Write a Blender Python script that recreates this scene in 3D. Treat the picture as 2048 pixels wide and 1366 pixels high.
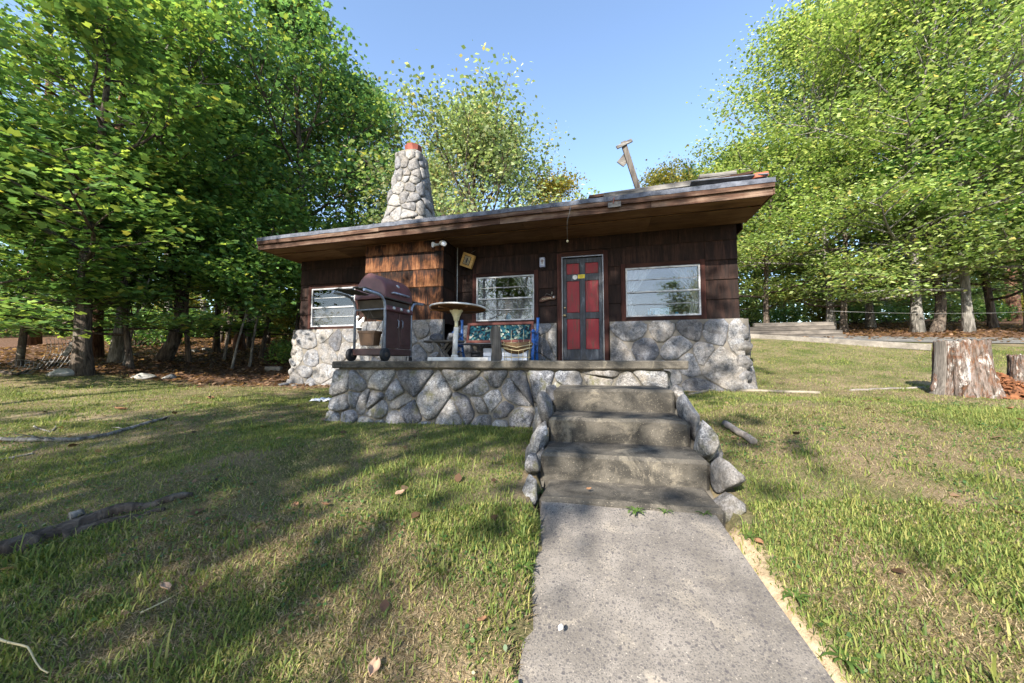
import bpy, bmesh, math, random
import numpy as np
from mathutils import Vector, Matrix, noise as mnoise

for _o in list(bpy.data.objects):
    bpy.data.objects.remove(_o)
SC = bpy.context.scene
COL = SC.collection
R = math.radians

# ------------------------------------------------------------------ camera
EYE = 1.64
PITCH = math.atan(44 / 740)
cam = bpy.data.cameras.new('camera')
cam.sensor_width = 36
cam.lens = 740 / 2048 * 36
cam.clip_end = 1000
cam.clip_start = 0.02
camo = bpy.data.objects.new('camera', cam)
COL.objects.link(camo)
camo.location = (0, 0, EYE)
camo.rotation_euler = (R(90) + PITCH, 0, 0)
SC.camera = camo

# ------------------------------------------------------------------ sky, sun, exposure
SUN_EL = 33.0
SUN_AZ = 28.0          # shadows run this many degrees to the right of straight ahead
world = bpy.data.worlds.new('World')
SC.world = world
world.use_nodes = True
wn = world.node_tree
wn.nodes.clear()
sky = wn.nodes.new('ShaderNodeTexSky')
sky.sky_type = 'NISHITA'
sky.sun_disc = False
sky.sun_elevation = R(SUN_EL)
sky.sun_rotation = R(180 + SUN_AZ)
sky.altitude = 200
sky.air_density = 1.0
sky.dust_density = 0.6
sky.ozone_density = 1.2
bg = wn.nodes.new('ShaderNodeBackground')
bg.inputs['Strength'].default_value = 0.132
wo = wn.nodes.new('ShaderNodeOutputWorld')
wn.links.new(sky.outputs[0], bg.inputs[0])
wn.links.new(bg.outputs[0], wo.inputs[0])

sunl = bpy.data.lights.new('sun', 'SUN')
sunl.energy = 5.0
sunl.angle = R(0.5)
sunl.color = (1.0, 0.93, 0.82)
suno = bpy.data.objects.new('sun', sunl)
COL.objects.link(suno)
_sd = Vector((math.sin(R(SUN_AZ)) * math.cos(R(SUN_EL)), math.cos(R(SUN_AZ)) * math.cos(R(SUN_EL)), -math.sin(R(SUN_EL))))
suno.rotation_euler = _sd.to_track_quat('-Z', 'Y').to_euler()
suno.location = (-20, -30, 30)

vs = SC.view_settings
vs.view_transform = 'Standard'
vs.look = 'None'
vs.gamma = 1
vs.use_curve_mapping = False
vs.exposure = 1.64
SC.cycles.max_bounces = 8
SC.cycles.transparent_max_bounces = 16

# ------------------------------------------------------------------ helpers
TH = R(14)
W0 = Vector((1.395, 7.33, 0))

def at(px, py, Y):
    """photo pixel (2048 wide) -> world point at depth Y"""
    cx = (px - 1024) / 740
    cy = (683 - py) / 740
    d = Vector((cx, math.cos(PITCH) - cy * math.sin(PITCH), math.sin(PITCH) + cy * math.cos(PITCH)))
    d *= Y / d.y
    d.z += EYE
    return d

def tag(o, label=None, cat=None, group=None, kind=None):
    if label: o['label'] = label
    if cat: o['category'] = cat
    if group: o['group'] = group
    if kind: o['kind'] = kind
    return o

def empty(name, loc=(0, 0, 0), rz=0.0):
    o = bpy.data.objects.new(name, None)
    o.empty_display_size = 0.1
    COL.objects.link(o)
    o.location = loc
    o.rotation_euler = (0, 0, rz)
    return o

def link(name, me, mat=None, parent=None):
    o = bpy.data.objects.new(name, me)
    COL.objects.link(o)
    if mat is not None and not me.materials:
        me.materials.append(mat)
    if parent is not None:
        o.parent = parent
    return o

def mesh_np(name, V, F, col=None, smooth=False):
    """fast mesh from arrays: V (n,3), F (m,k)"""
    V = np.asarray(V, np.float32)
    F = np.asarray(F, np.int32)
    me = bpy.data.meshes.new(name)
    m, k = F.shape
    me.vertices.add(len(V)); me.vertices.foreach_set('co', V.ravel())
    me.loops.add(m * k); me.loops.foreach_set('vertex_index', F.ravel())
    me.polygons.add(m)
    me.polygons.foreach_set('loop_start', np.arange(0, m * k, k, dtype=np.int32))
    me.polygons.foreach_set('loop_total', np.full(m, k, np.int32))
    if smooth:
        me.polygons.foreach_set('use_smooth', np.ones(m, bool))
    me.update(calc_edges=True)
    if col is not None:
        a = me.color_attributes.new('col', 'FLOAT_COLOR', 'POINT')
        c = np.ones((len(V), 4), np.float32); c[:, :3] = col
        a.data.foreach_set('color', c.ravel())
    return me

class MB:
    """collects shapes into one mesh"""
    def __init__(s):
        s.v = []; s.f = []; s.sm = []
    def add(s, vs_, fs_, smooth=False):
        b = len(s.v)
        s.v += [tuple(p) for p in vs_]
        s.f += [tuple(i + b for i in f) for f in fs_]
        s.sm += [smooth] * len(fs_)
        return s
    def hexa(s, p):
        return s.add(p, [(0, 3, 2, 1), (4, 5, 6, 7), (0, 1, 5, 4), (1, 2, 6, 5), (2, 3, 7, 6), (3, 0, 4, 7)])
    def box(s, c, size, rot=None, bev=0.0):
        hx, hy, hz = size[0] / 2, size[1] / 2, size[2] / 2
        m = Matrix.Translation(Vector(c))
        if rot is not None:
            m = m @ (rot.to_4x4() if isinstance(rot, Matrix) else Matrix.Rotation(0, 4, 'Z') @ _eul(rot))
        if bev <= 0:
            P = [(-hx, -hy, -hz), (hx, -hy, -hz), (hx, hy, -hz), (-hx, hy, -hz), (-hx, -hy, hz), (hx, -hy, hz), (hx, hy, hz), (-hx, hy, hz)]
            return s.hexa([m @ Vector(p) for p in P])
        b = min(bev, hx * .9, hy * .9, hz * .9)
        bm = bmesh.new()
        bmesh.ops.create_cube(bm, size=1)
        for v in bm.verts:
            v.co = Vector((v.co.x * 2 * hx, v.co.y * 2 * hy, v.co.z * 2 * hz))
        bmesh.ops.bevel(bm, geom=bm.edges[:], offset=b, segments=1, affect='EDGES', profile=.5)
        bm.verts.index_update()
        s.add([m @ v.co for v in bm.verts], [[v.index for v in f.verts] for f in bm.faces])
        bm.free()
        return s
    def tube(s, pts, rad, seg=8, cap=True, smooth=True):
        pts = [Vector(p) for p in pts]
        if not hasattr(rad, '__len__'): rad = [rad] * len(pts)
        V = []; prev = None
        for i, p in enumerate(pts):
            a = pts[max(i - 1, 0)]; b = pts[min(i + 1, len(pts) - 1)]
            t = (b - a)
            t = t.normalized() if t.length > 1e-9 else Vector((0, 0, 1))
            if prev is None:
                ref = Vector((0, 0, 1)) if abs(t.z) < .9 else Vector((1, 0, 0))
                x = t.cross(ref).normalized()
            else:
                x = (prev - t * prev.dot(t))
                x = x.normalized() if x.length > 1e-6 else t.orthogonal().normalized()
            prev = x
            y = t.cross(x)
            for k in range(seg):
                an = 2 * math.pi * k / seg
                V.append(p + (x * math.cos(an) + y * math.sin(an)) * rad[i])
        F = []
        for i in range(len(pts) - 1):
            for k in range(seg):
                k2 = (k + 1) % seg
                F.append((i * seg + k, i * seg + k2, (i + 1) * seg + k2, (i + 1) * seg + k))
        s.add(V, F, smooth)
        if cap:
            n = len(pts) - 1
            b = len(s.v) - len(V)
            s.f.append(tuple(b + k for k in reversed(range(seg)))); s.sm.append(False)
            s.f.append(tuple(b + n * seg + k for k in range(seg))); s.sm.append(False)
        return s
    def lathe(s, prof, c=(0, 0, 0), seg=24, smooth=True, mat=None):
        V = []
        for r, z in prof:
            for k in range(seg):
                an = 2 * math.pi * k / seg
                p = Vector((r * math.cos(an), r * math.sin(an), z))
                if mat is not None: p = mat @ p
                V.append(p + Vector(c))
        F = []
        for i in range(len(prof) - 1):
            for k in range(seg):
                k2 = (k + 1) % seg
                F.append((i * seg + k, i * seg + k2, (i + 1) * seg + k2, (i + 1) * seg + k))
        F.append(tuple(reversed(range(seg))))
        F.append(tuple((len(prof) - 1) * seg + k for k in range(seg)))
        return s.add(V, F, smooth)
    def build(s, name, mat=None, parent=None):
        me = bpy.data.meshes.new(name)
        me.from_pydata(s.v, [], s.f)
        me.polygons.foreach_set('use_smooth', np.array(s.sm, bool))
        me.update()
        return link(name, me, mat, parent)

def _eul(r):
    from mathutils import Euler
    return Euler(r).to_matrix().to_4x4()

def rough(o, amp, scale, seed=0, sub=0, normal=True):
    """subdivide + displace a mesh object's vertices with noise for worn edges"""
    bm = bmesh.new(); bm.from_mesh(o.data)
    if sub: bmesh.ops.subdivide_edges(bm, edges=bm.edges[:], cuts=sub, use_grid_fill=True)
    for v in bm.verts:
        n = mnoise.noise_vector(v.co * scale + Vector((seed * 7.3, seed, seed * 3.1)))
        v.co += n * amp
    bm.to_mesh(o.data); bm.free()
    return o

# ------------------------------------------------------------------ terrain height
_cp = np.array([
 (0.3, 0, .33), (.6, 1.17, .59), (.75, 2.05, .81), (.15, 2.05, .83), (1.35, 2.05, .86),
 (-3, 0, .25), (-3, 1.5, .55), (3, 1.5, .66), (3, 0, .36), (-2.5, 2.5, .80), (2.5, 2.65, 1.0),
 (.15, 3.95, .955), (-1, 4.2, .955), (-2.3, 4.6, .955), (1.9, 3.4, 1.08), (1.8, 5, 1.13),
 (-6.2, 8.9, 1.2), (4.1, 6.55, 1.17), (3, 5.5, 1.15),
 (6.2, 5, 1.14), (4.5, 3.5, 1.12), (8, 5.5, 1.2), (8, 2, .95),
 (6.9, 11, 2.30), (10.2, 9, 1.94), (7, 8, 1.58), (5.2, 8, 1.45),
 (12.8, 14, 2.9), (20, 14, 3.1), (18, 8, 2.1), (8, 15, 2.9),
 (-5, 4, .94), (-5.5, 6.5, 1.08), (-9.3, 8, 1.40), (-7.5, 9, 1.29), (-12, 6, 1.25), (-10, 14, 2.2), (-14, 10, 1.85), (-20, 14, 2.6), (-6, 14, 2.2),
 (-1, 15, 2.5), (-2, 9.5, 1.2), (1, 9, 1.2), (-4, 11, 1.35), (0, 11, 1.35), (3, 9.5, 1.35), (-5, 10, 1.3),
 (0, 30, 4.2), (-30, 30, 4.6), (30, 30, 5.2), (80, 80, 8), (-80, 80, 8), (0, -10, -1.9), (-15, -10, -1.5), (15, -10, -1.5),
 (0, -80, -5), (80, 0, 3), (-80, 0, 2), (80, -80, -4), (-80, -80, -4), (0, 120, 9), (180, 180, 12), (-180, 180, 12), (180, -180, -8), (-180, -180, -8)], float)

def _U(r2):
    return np.where(r2 > 1e-12, r2 * np.log(np.maximum(r2, 1e-12)), 0)
_n = len(_cp)
_K = _U(((_cp[:, None, :2] - _cp[None, :, :2]) ** 2).sum(-1)) + np.eye(_n) * .02
_P = np.c_[np.ones(_n), _cp[:, :2]]
_A = np.block([[_K, _P], [_P.T, np.zeros((3, 3))]])
_w = np.linalg.solve(_A, np.r_[_cp[:, 2], np.zeros(3)])

def gz(x, y):
    x = np.atleast_1d(np.asarray(x, float)); y = np.atleast_1d(np.asarray(y, float))
    out = np.empty(x.shape)
    for i in range(0, len(x), 20000):
        xs = x[i:i + 20000]; ys = y[i:i + 20000]
        r2 = (xs[:, None] - _cp[None, :, 0]) ** 2 + (ys[:, None] - _cp[None, :, 1]) ** 2
        out[i:i + 20000] = _U(r2) @ _w[:_n] + _w[_n] + _w[_n + 1] * xs + _w[_n + 2] * ys
    return out
def g1(x, y): return float(gz([x], [y])[0])

def vnoise(x, y, s, seed=0):
    """cheap value noise on arrays, 0..1"""
    X = x * s + seed * 17.3; Y = y * s + seed * 9.1
    xi = np.floor(X); yi = np.floor(Y); fx = X - xi; fy = Y - yi
    fx = fx * fx * (3 - 2 * fx); fy = fy * fy * (3 - 2 * fy)
    def h(a, b):
        v = np.sin(a * 127.1 + b * 311.7 + seed * 74.7) * 43758.5453
        return v - np.floor(v)
    return (h(xi, yi) * (1 - fx) + h(xi + 1, yi) * fx) * (1 - fy) + (h(xi, yi + 1) * (1 - fx) + h(xi + 1, yi + 1) * fx) * fy

# house frame: local x to the right along the front wall, local y into the house
def hw(s, d, z=0.0):
    """house (s along wall, d outward) -> world"""
    return Vector((W0.x + s * math.cos(TH) - d * math.sin(TH), W0.y - s * math.sin(TH) - d * math.cos(TH), z))
def hinv(x, y):
    dx = x - W0.x; dy = y - W0.y
    return dx * math.cos(TH) - dy * math.sin(TH), -(dx * math.sin(TH) + dy * math.cos(TH))

# path and steps frame
PHI = R(11.6)
ST0 = Vector((.869, 3.22, 0))
def sw(a, b, z=0.0):
    """steps frame: a across (right), b forward along the steps towards the house"""
    return Vector((ST0.x + a * math.cos(PHI) + b * math.sin(PHI), ST0.y - a * math.sin(PHI) + b * math.cos(PHI), z))
def path_edges(Y):
    """left and right edge x of the path at depth Y"""
    t = (Y - 1.17) / (2.06 - 1.17)
    return .025 + .141 * t, .987 + .075 * t

# ------------------------------------------------------------------ materials
class Mt:
    def __init__(s, name, rough=.8, spec=.3):
        s.m = bpy.data.materials.new(name); s.m.use_nodes = True
        s.t = s.m.node_tree; s.t.nodes.clear()
        s.out = s.t.nodes.new('ShaderNodeOutputMaterial')
        s.b = s.t.nodes.new('ShaderNodeBsdfPrincipled')
        s.b.inputs['Roughness'].default_value = rough
        s.b.inputs['Specular IOR Level'].default_value = spec
        s.t.links.new(s.b.outputs[0], s.out.inputs[0])
        s._tc = None; s._oi = None
    def n(s, ty, props=None, **ins):
        nd = s.t.nodes.new('ShaderNode' + ty)
        for k, v in (props or {}).items(): setattr(nd, k, v)
        for k, v in ins.items():
            s.set(nd, k.replace('_', ' '), v)
        return nd
    def set(s, nd, k, v):
        i = nd.inputs[int(k[1:])] if k[0] == '#' else nd.inputs[k]
        if isinstance(v, bpy.types.NodeSocket): s.t.links.new(v, i)
        else: i.default_value = v
    def obj(s):
        if not s._tc: s._tc = s.t.nodes.new('ShaderNodeTexCoord')
        return s._tc.outputs['Object']
    def rnd(s):
        if not s._oi: s._oi = s.t.nodes.new('ShaderNodeObjectInfo')
        return s._oi.outputs['Random']
    def vec(s, scale=(1, 1, 1), rnd=False, src=None):
        mp = s.n('Mapping', Scale=scale, Vector=src or s.obj())
        if rnd:
            v = s.n('VectorMath', {'operation': 'SCALE'}, Vector=(31., 17., 23.), Scale=s.rnd())
            s.t.links.new(v.outputs[0], mp.inputs['Location'])
        return mp.outputs[0]
    def noise(s, scale, detail=4, vec=None, rough=.55, dist=0):
        nd = s.n('TexNoise', Scale=scale, Detail=detail, Roughness=rough, Distortion=dist, Vector=vec if vec is not None else s.obj())
        return nd.outputs['Fac']
    def vor(s, scale, vec=None, feat='F1'):
        nd = s.n('TexVoronoi', {'feature': feat}, Scale=scale, Vector=vec if vec is not None else s.obj())
        return nd
    def ramp(s, fac, stops, interp='LINEAR'):
        nd = s.t.nodes.new('ShaderNodeValToRGB')
        cr = nd.color_ramp; cr.interpolation = interp
        while len(cr.elements) > 1: cr.elements.remove(cr.elements[-1])
        for i, (p, c) in enumerate(stops):
            e = cr.elements[0] if i == 0 else cr.elements.new(p)
            e.position = p
            if not hasattr(c, '__len__'): c = (c, c, c)
            e.color = (*c, 1)
        s.t.links.new(fac, nd.inputs[0])
        return nd.outputs[0]
    def mix(s, f, a, b, mode='MIX'):
        nd = s.t.nodes.new('ShaderNodeMix'); nd.data_type = 'RGBA'; nd.blend_type = mode
        for k, v in ((0, f), (6, a), (7, b)):
            if isinstance(v, bpy.types.NodeSocket): s.t.links.new(v, nd.inputs[k])
            else: nd.inputs[k].default_value = (*v, 1) if (k and len(v) == 3) else v
        return nd.outputs[2]
    def math(s, op, a, b=0.0):
        nd = s.t.nodes.new('ShaderNodeMath'); nd.operation = op
        for k, v in ((0, a), (1, b)):
            if isinstance(v, bpy.types.NodeSocket): s.t.links.new(v, nd.inputs[k])
            else: nd.inputs[k].default_value = v
        return nd.outputs[0]
    def col(s, c):
        s.set(s.b, 'Base Color', c if isinstance(c, bpy.types.NodeSocket) else (*c, 1)); return s
    def bump(s, h, strength=.4, dist=.01):
        nd = s.n('Bump', Strength=strength, Distance=dist, Height=h)
        if s.b.inputs['Normal'].links:
            s.t.links.new(s.b.inputs['Normal'].links[0].from_socket, nd.inputs['Normal'])
        s.t.links.new(nd.outputs[0], s.b.inputs['Normal']); return s
    def rgh(s, r): s.set(s.b, 'Roughness', r); return s

MAT = {}
def simple(name, c, rough=.7, var=.25, scale=8, bump=.15, metal=0, spec=.3, dirt=None, bs=60):
    m = Mt(name, rough, spec)
    n1 = m.noise(scale, 5, m.vec((1, 1, 1), True))
    lo = tuple(x * (1 - var) for x in c); hi = tuple(min(1, x * (1 + var)) for x in c)
    cc = m.ramp(n1, [(.3, lo), (.7, hi)])
    if dirt:
        cc = m.mix(m.ramp(m.noise(scale * .6, 6, m.vec((1, 1, 1), True), .7), [(.48, 0), (.66, 1)]), cc, dirt)
    m.col(cc)
    m.b.inputs['Metallic'].default_value = metal
    if bump: m.bump(m.noise(bs, 4), bump, .004)
    MAT[name] = m.m
    return m.m

def granite(name, lo, mid, hi, warm, moss=0.0, seedy=1):
    m = Mt(name, .9, .2)
    v = m.vec((1, 1, 1), True)
    sp = m.noise(95, 3, v, .7)
    c1 = m.ramp(sp, [(.30, lo), (.47, mid), (.62, hi)])
    c1 = m.mix(m.ramp(m.noise(30, 5, v, .75), [(.36, .85), (.50, 0)]), c1, tuple(x * .8 for x in lo))
    c1 = m.mix(m.ramp(m.noise(22, 5, v, .75), [(.52, 0), (.66, .8)]), c1, tuple(min(1, x * 1.35) for x in hi))
    big = m.noise(5, 5, v, .6, .6)
    c2 = m.mix(m.ramp(big, [(.35, .0), (.75, .75)]), c1, warm)
    c2 = m.mix(m.math('MULTIPLY', m.ramp(m.noise(9, 6, v, .7), [(.5, 0), (.62, 1)]), .55), c2, tuple(x * .45 for x in lo))
    tone = m.ramp(m.rnd(), [(0, (.50, .52, .58)), (.3, (1.05, 1.0, .92)), (.6, (.85, .87, .92)), (1, (1.4, 1.36, 1.28))])
    c2 = m.mix(1.0, c2, tone, 'MULTIPLY')
    if moss:
        c2 = m.mix(m.math('MULTIPLY', m.ramp(m.noise(6, 5, m.vec((1, 1, 1)), .65), [(.55, 0), (.68, 1)]), moss), c2, (.09, .085, .03))
    m.col(c2)
    m.bump(m.noise(9, 8, v, .65), .8, .018)
    m.bump(m.noise(70, 4, v, .7), .55, .008)
    MAT[name] = m.m
granite('granite', (.038, .042, .050), (.125, .132, .150), (.29, .29, .30), (.19, .165, .13), moss=.7)
granite('granite_pale', (.055, .06, .07), (.135, .14, .155), (.26, .26, .265), (.19, .165, .135))

m = Mt('mortar', .95, .1)
v = m.vec()
m.col(m.mix(m.ramp(m.noise(3, 6, v, .65), [(.4, 0), (.7, 1)]), (.10, .093, .080), (.20, .178, .145)))
m.bump(m.noise(40, 6, v, .7), .7, .01); MAT['mortar'] = m.m
m = Mt('mortar_pale', .95, .1)
m.col(m.mix(m.ramp(m.noise(3, 6, v if False else m.vec(), .65), [(.4, 0), (.7, 1)]), (.11, .102, .092), (.20, .178, .15)))
m.bump(m.noise(40, 6, m.vec(), .7), .7, .01); MAT['mortar_pale'] = m.m

def concrete(name, base, dark, light, agg=False, stain=.5):
    m = Mt(name, .93, .15)
    v = m.vec()
    n1 = m.noise(7, 8, v, .7)
    c = m.mix(m.ramp(n1, [(.35, 0), (.65, 1)]), tuple(x * .8 for x in base), tuple(x * 1.15 for x in base))
    c = m.mix(m.math('MULTIPLY', m.ramp(m.noise(3.4, 9, m.vec((1, 1, 1.6)), .74, .8), [(.44, 0), (.58, 1)]), stain), c, dark)
    c = m.mix(m.math('MULTIPLY', m.ramp(m.noise(3.3, 7, m.vec((1.3, 1.3, 1)), .7, .8), [(.55, 0), (.66, 1)]), .7), c, light)
    c = m.mix(m.ramp(m.noise(160, 3, v, .8), [(.3, .35), (.5, 0)]), c, tuple(x * .35 for x in dark))
    c = m.mix(m.ramp(m.noise(120, 2, v, .6), [(.64, 0), (.72, .55)]), c, tuple(min(1, x * 1.7) for x in light))
    c = m.mix(1.0, c, m.ramp(m.noise(1.3, 6, v, .65, .6), [(.34, .72), (.66, 1.18)]), 'MULTIPLY')
    if agg:
        for sc, th, cc in ((34, .24, (.05, .047, .053)), (70, .30, (.06, .056, .06)), (130, .38, (.075, .07, .07))):
            vo = m.vor(sc, m.vec((1, 1, .3)))
            dist = m.math('ADD', vo.outputs['Distance'], m.math('MULTIPLY', m.noise(sc * 2.5, 2, v), .22))
            sel = m.n('SeparateColor', Color=vo.outputs['Color']).outputs[0]
            keep = m.math('GREATER_THAN', sel, .42 if sc == 34 else .22)
            f = m.math('MULTIPLY', m.ramp(dist, [(th + .05, 1), (th + .12, 0)]), keep)
            c = m.mix(m.math('MULTIPLY', f, .62), c, cc)
    m.col(c)
    m.bump(m.noise(14, 8, v, .7), .5, .012)
    m.bump(m.noise(140, 4, v, .75), .7, .005)
    MAT[name] = m.m
concrete('concrete_old', (.105, .094, .078), (.03, .028, .025), (.23, .20, .155), stain=.75)
concrete('concrete_path', (.19, .170, .150), (.115, .103, .092), (.28, .245, .20), agg=True, stain=.5)
concrete('concrete_curb', (.20, .18, .155), (.11, .10, .085), (.26, .235, .20), stain=.6)
concrete('asphalt', (.13, .125, .12), (.085, .08, .078), (.18, .17, .16), stain=.4)

def woodgrain(name, dark, mid, light, axis='x', wear=.5, gs=14, rough=.85, knots=False, streak=1.0):
    m = Mt(name, rough, .2)
    sc = {'x': (1.2, gs, gs), 'y': (gs, 1.2, gs), 'z': (gs, gs, 1.2)}[axis]
    sc2 = {'x': (2.5, 90, 90), 'y': (90, 2.5, 90), 'z': (90, 90, 2.5)}[axis]
    v1 = m.vec(sc, True); v2 = m.vec(sc2, True)
    g = m.noise(1, 6, v1, .6, .4)
    fine = m.noise(1, 3, v2, .6)
    w = m.noise(1.7, 6, m.vec((1, 1, 1), True), .65, .5)
    f = m.math('ADD', m.math('MULTIPLY', g, .55 * streak), m.math('MULTIPLY', w, 1 - .55 * streak))
    lo = .62 - wear * .3
    c = m.ramp(f, [(lo - .16, dark), (lo, mid), (lo + .18, light)])
    c = m.mix(m.ramp(fine, [(.35, .55), (.55, 0)]), c, tuple(x * .5 for x in dark))
    c = m.mix(1.0, c, m.ramp(m.rnd(), [(0, .75), (1, 1.2)]), 'MULTIPLY')
    m.col(c)
    m.bump(fine, .5, .004); m.bump(g, .35, .008)
    MAT[name] = m.m
woodgrain('shingle', (.007, .005, .0045), (.020, .011, .009), (.056, .027, .019), 'z', .40, 16)
m = Mt('shingle_worn', .85, .2)
sx = m.n('SeparateXYZ', Vector=m.obj())
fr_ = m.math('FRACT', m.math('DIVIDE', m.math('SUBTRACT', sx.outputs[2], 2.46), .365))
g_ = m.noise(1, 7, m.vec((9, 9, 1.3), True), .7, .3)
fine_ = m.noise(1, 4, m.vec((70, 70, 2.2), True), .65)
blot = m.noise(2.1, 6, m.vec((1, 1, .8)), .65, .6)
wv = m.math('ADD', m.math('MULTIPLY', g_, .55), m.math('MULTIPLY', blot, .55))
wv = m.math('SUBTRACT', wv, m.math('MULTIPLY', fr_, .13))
wv = m.math('ADD', wv, m.math('MULTIPLY', m.math('SUBTRACT', fine_, .5), .30))
c_ = m.ramp(wv, [(.38, (.006, .004, .0035)), (.46, (.035, .014, .008)), (.54, (.14, .055, .022)), (.64, (.24, .115, .055)), (.74, (.36, .27, .20))])
c_ = m.mix(1.0, c_, m.ramp(m.rnd(), [(0, .55), (1, 1.15)]), 'MULTIPLY')
m.col(c_); m.bump(fine_, .6, .005); m.bump(g_, .4, .01); MAT['shingle_worn'] = m.m
woodgrain('casing', (.016, .007, .006), (.05, .018, .014), (.10, .04, .028), 'z', .4, 16)
woodgrain('casing_h', (.012, .006, .005), (.034, .014, .011), (.075, .033, .022), 'x', .4, 16)
woodgrain('fascia', (.020, .011, .008), (.078, .041, .027), (.21, .15, .11), 'x', .45, 18)
woodgrain('soffit', (.045, .023, .011), (.125, .067, .031), (.20, .12, .06), 'x', .55, 7)
woodgrain('weathered', (.03, .027, .026), (.10, .093, .088), (.23, .22, .205), 'x', .5, 14)
woodgrain('weathered_z', (.035, .03, .026), (.12, .105, .092), (.27, .245, .215), 'z', .5, 14)
woodgrain('box_wood', (.22, .12, .035), (.42, .25, .085), (.55, .36, .15), 'x', .5, 10)
woodgrain('table_under', (.06, .026, .010), (.13, .060, .022), (.19, .095, .038), 'x', .5, 5)
woodgrain('bench_slat', (.03, .03, .035), (.10, .10, .105), (.24, .24, .24), 'x', .45, 14)
woodgrain('timber', (.025, .022, .02), (.085, .075, .065), (.19, .165, .14), 'x', .5, 10)
woodgrain('log_grey', (.08, .07, .065), (.24, .21, .19), (.42, .38, .34), 'x', .5, 10)

def roofmat(name, c1, c2):
    m = Mt(name, .8, .3)
    m.col(m.mix(m.ramp(m.noise(6, 6, m.vec(), .7), [(.35, 0), (.65, 1)]), c1, c2))
    m.bump(m.noise(25, 5, m.vec(), .6), .6, .01); MAT[name] = m.m
roofmat('roof_felt', (.035, .04, .055), (.12, .13, .16))
simple('flue_clay', (.18, .05, .034), .8, .3, 6, .3, dirt=(.12, .05, .04))
simple('brick_red', (.33, .10, .06), .85, .3, 8, .4)
simple('aluminium', (.16, .165, .18), .38, .15, 12, .05, metal=.75, spec=.5)
simple('alu_paint', (.38, .39, .41), .5, .15, 14, .1, dirt=(.20, .20, .20))
simple('white_plastic', (.56, .55, .53), .5, .12, 9, .05, dirt=(.32, .29, .26))
simple('white_glossy', (.42, .46, .54), .4, .05, 9, .0)
simple('cream_plastic', (.62, .57, .38), .5, .12, 9, .05, dirt=(.36, .31, .2))
simple('blue_paint', (.025, .11, .36), .4, .35, 18, .3, dirt=(.03, .05, .10))
simple('rubber', (.016, .017, .02), .6, .3, 20, .1)
simple('grill_maroon', (.115, .048, .050), .42, .25, 7, .08, dirt=(.10, .05, .045))
simple('grill_door', (.065, .032, .030), .5, .3, 7, .08, dirt=(.06, .035, .03))
simple('grill_dark', (.06, .05, .042), .6, .3, 9, .2)
simple('grill_tube', (.30, .34, .42), .42, .25, 14, .1, metal=.4, dirt=(.12, .12, .13))
simple('pot_brown', (.135, .075, .042), .5, .2, 7, .1)
simple('plaque_brown', (.075, .034, .020), .6, .25, 9, .2)
simple('pot_dark', (.045, .045, .05), .5, .3, 7, .1)
simple('coir', (.16, .10, .055), .95, .4, 18, .8)
simple('wire_grey', (.22, .215, .21), .5, .2, 10, 0, metal=.4)
simple('wire_dark', (.06, .055, .05), .5, .2, 10, 0)
simple('wire_tan', (.42, .35, .2), .6, .2, 10, 0)
simple('brass', (.35, .26, .14), .4, .3, 10, .1, metal=.7)
simple('cloth_white', (.72, .73, .75), .9, .12, 14, .4)
simple('ceramic', (.70, .70, .69), .35, .1, 9, .02)
simple('blue_glass', (.03, .22, .36), .15, .3, 9, 0, spec=.6)
simple('blue_card', (.30, .46, .55), .6, .4, 30, 0)
simple('lamp_blue', (.28, .30, .42), .5, .15, 10, .05)
simple('yellow_print', (.72, .56, .05), .6, .1, 30, 0)
simple('ink', (.02, .02, .02), .7, .1, 10, 0)
simple('paint_pale', (.50, .42, .28), .7, .1, 20, 0)
simple('interior', (.20, .17, .14), .9, .2, 3, .05)
simple('floor_wood', (.12, .08, .05), .7, .3, 5, .1)
simple('dead_leaf', (.20, .105, .055), .85, .45, 9, .3)
simple('dead_leaf_pale', (.40, .26, .17), .85, .25, 9, .3)
simple('rock_flat', (.26, .25, .235), .95, .35, 9, .8, dirt=(.10, .10, .08), bs=30)
simple('pipe_white', (.19, .165, .125), .6, .2, 12, .2, dirt=(.18, .15, .11))
simple('rust_red', (.13, .045, .035), .8, .3, 9, .3)
simple('mulch', (.13, .052, .022), .95, .7, 14, .8)

# door paint: worn
m = Mt('door_red', .55, .4)
v = m.vec((9, 9, 1.2)); w = m.noise(3, 7, v, .75, .4)
m.col(m.mix(m.ramp(w, [(.50, 0), (.64, 1)]), m.ramp(m.noise(1.5, 3, m.vec()), [(.3, (.16, .005, .011)), (.7, (.27, .009, .017))]), (.075, .035, .02)))
m.bump(m.noise(2, 4, m.vec((60, 60, 3))), .3, .003); MAT['door_red'] = m.m
m = Mt('door_dark', .5, .4)
w = m.noise(3, 6, m.vec((5, 5, 1.0)), .7, .5)
m.col(m.ramp(w, [(.42, (.008, .010, .015)), (.56, (.028, .034, .048)), (.70, (.13, .145, .165))]))
m.bump(m.noise(2, 4, m.vec((60, 60, 3))), .3, .003); MAT['door_dark'] = m.m

# glass: thin pane, clear with a mirror coat by Fresnel
m = Mt('glass'); nt = m.t
fr = m.n('Fresnel', IOR=1.78)
tr = m.n('BsdfTransparent'); tr.inputs[0].default_value = (.93, .95, .97, 1)
gl = m.n('BsdfGlossy'); gl.inputs['Roughness'].default_value = .01
mx = m.n('MixShader')
nt.links.new(fr.outputs[0], mx.inputs[0]); nt.links.new(tr.outputs[0], mx.inputs[1]); nt.links.new(gl.outputs[0], mx.inputs[2])
nt.links.new(mx.outputs[0], m.out.inputs[0]); MAT['glass'] = m.m
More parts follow.
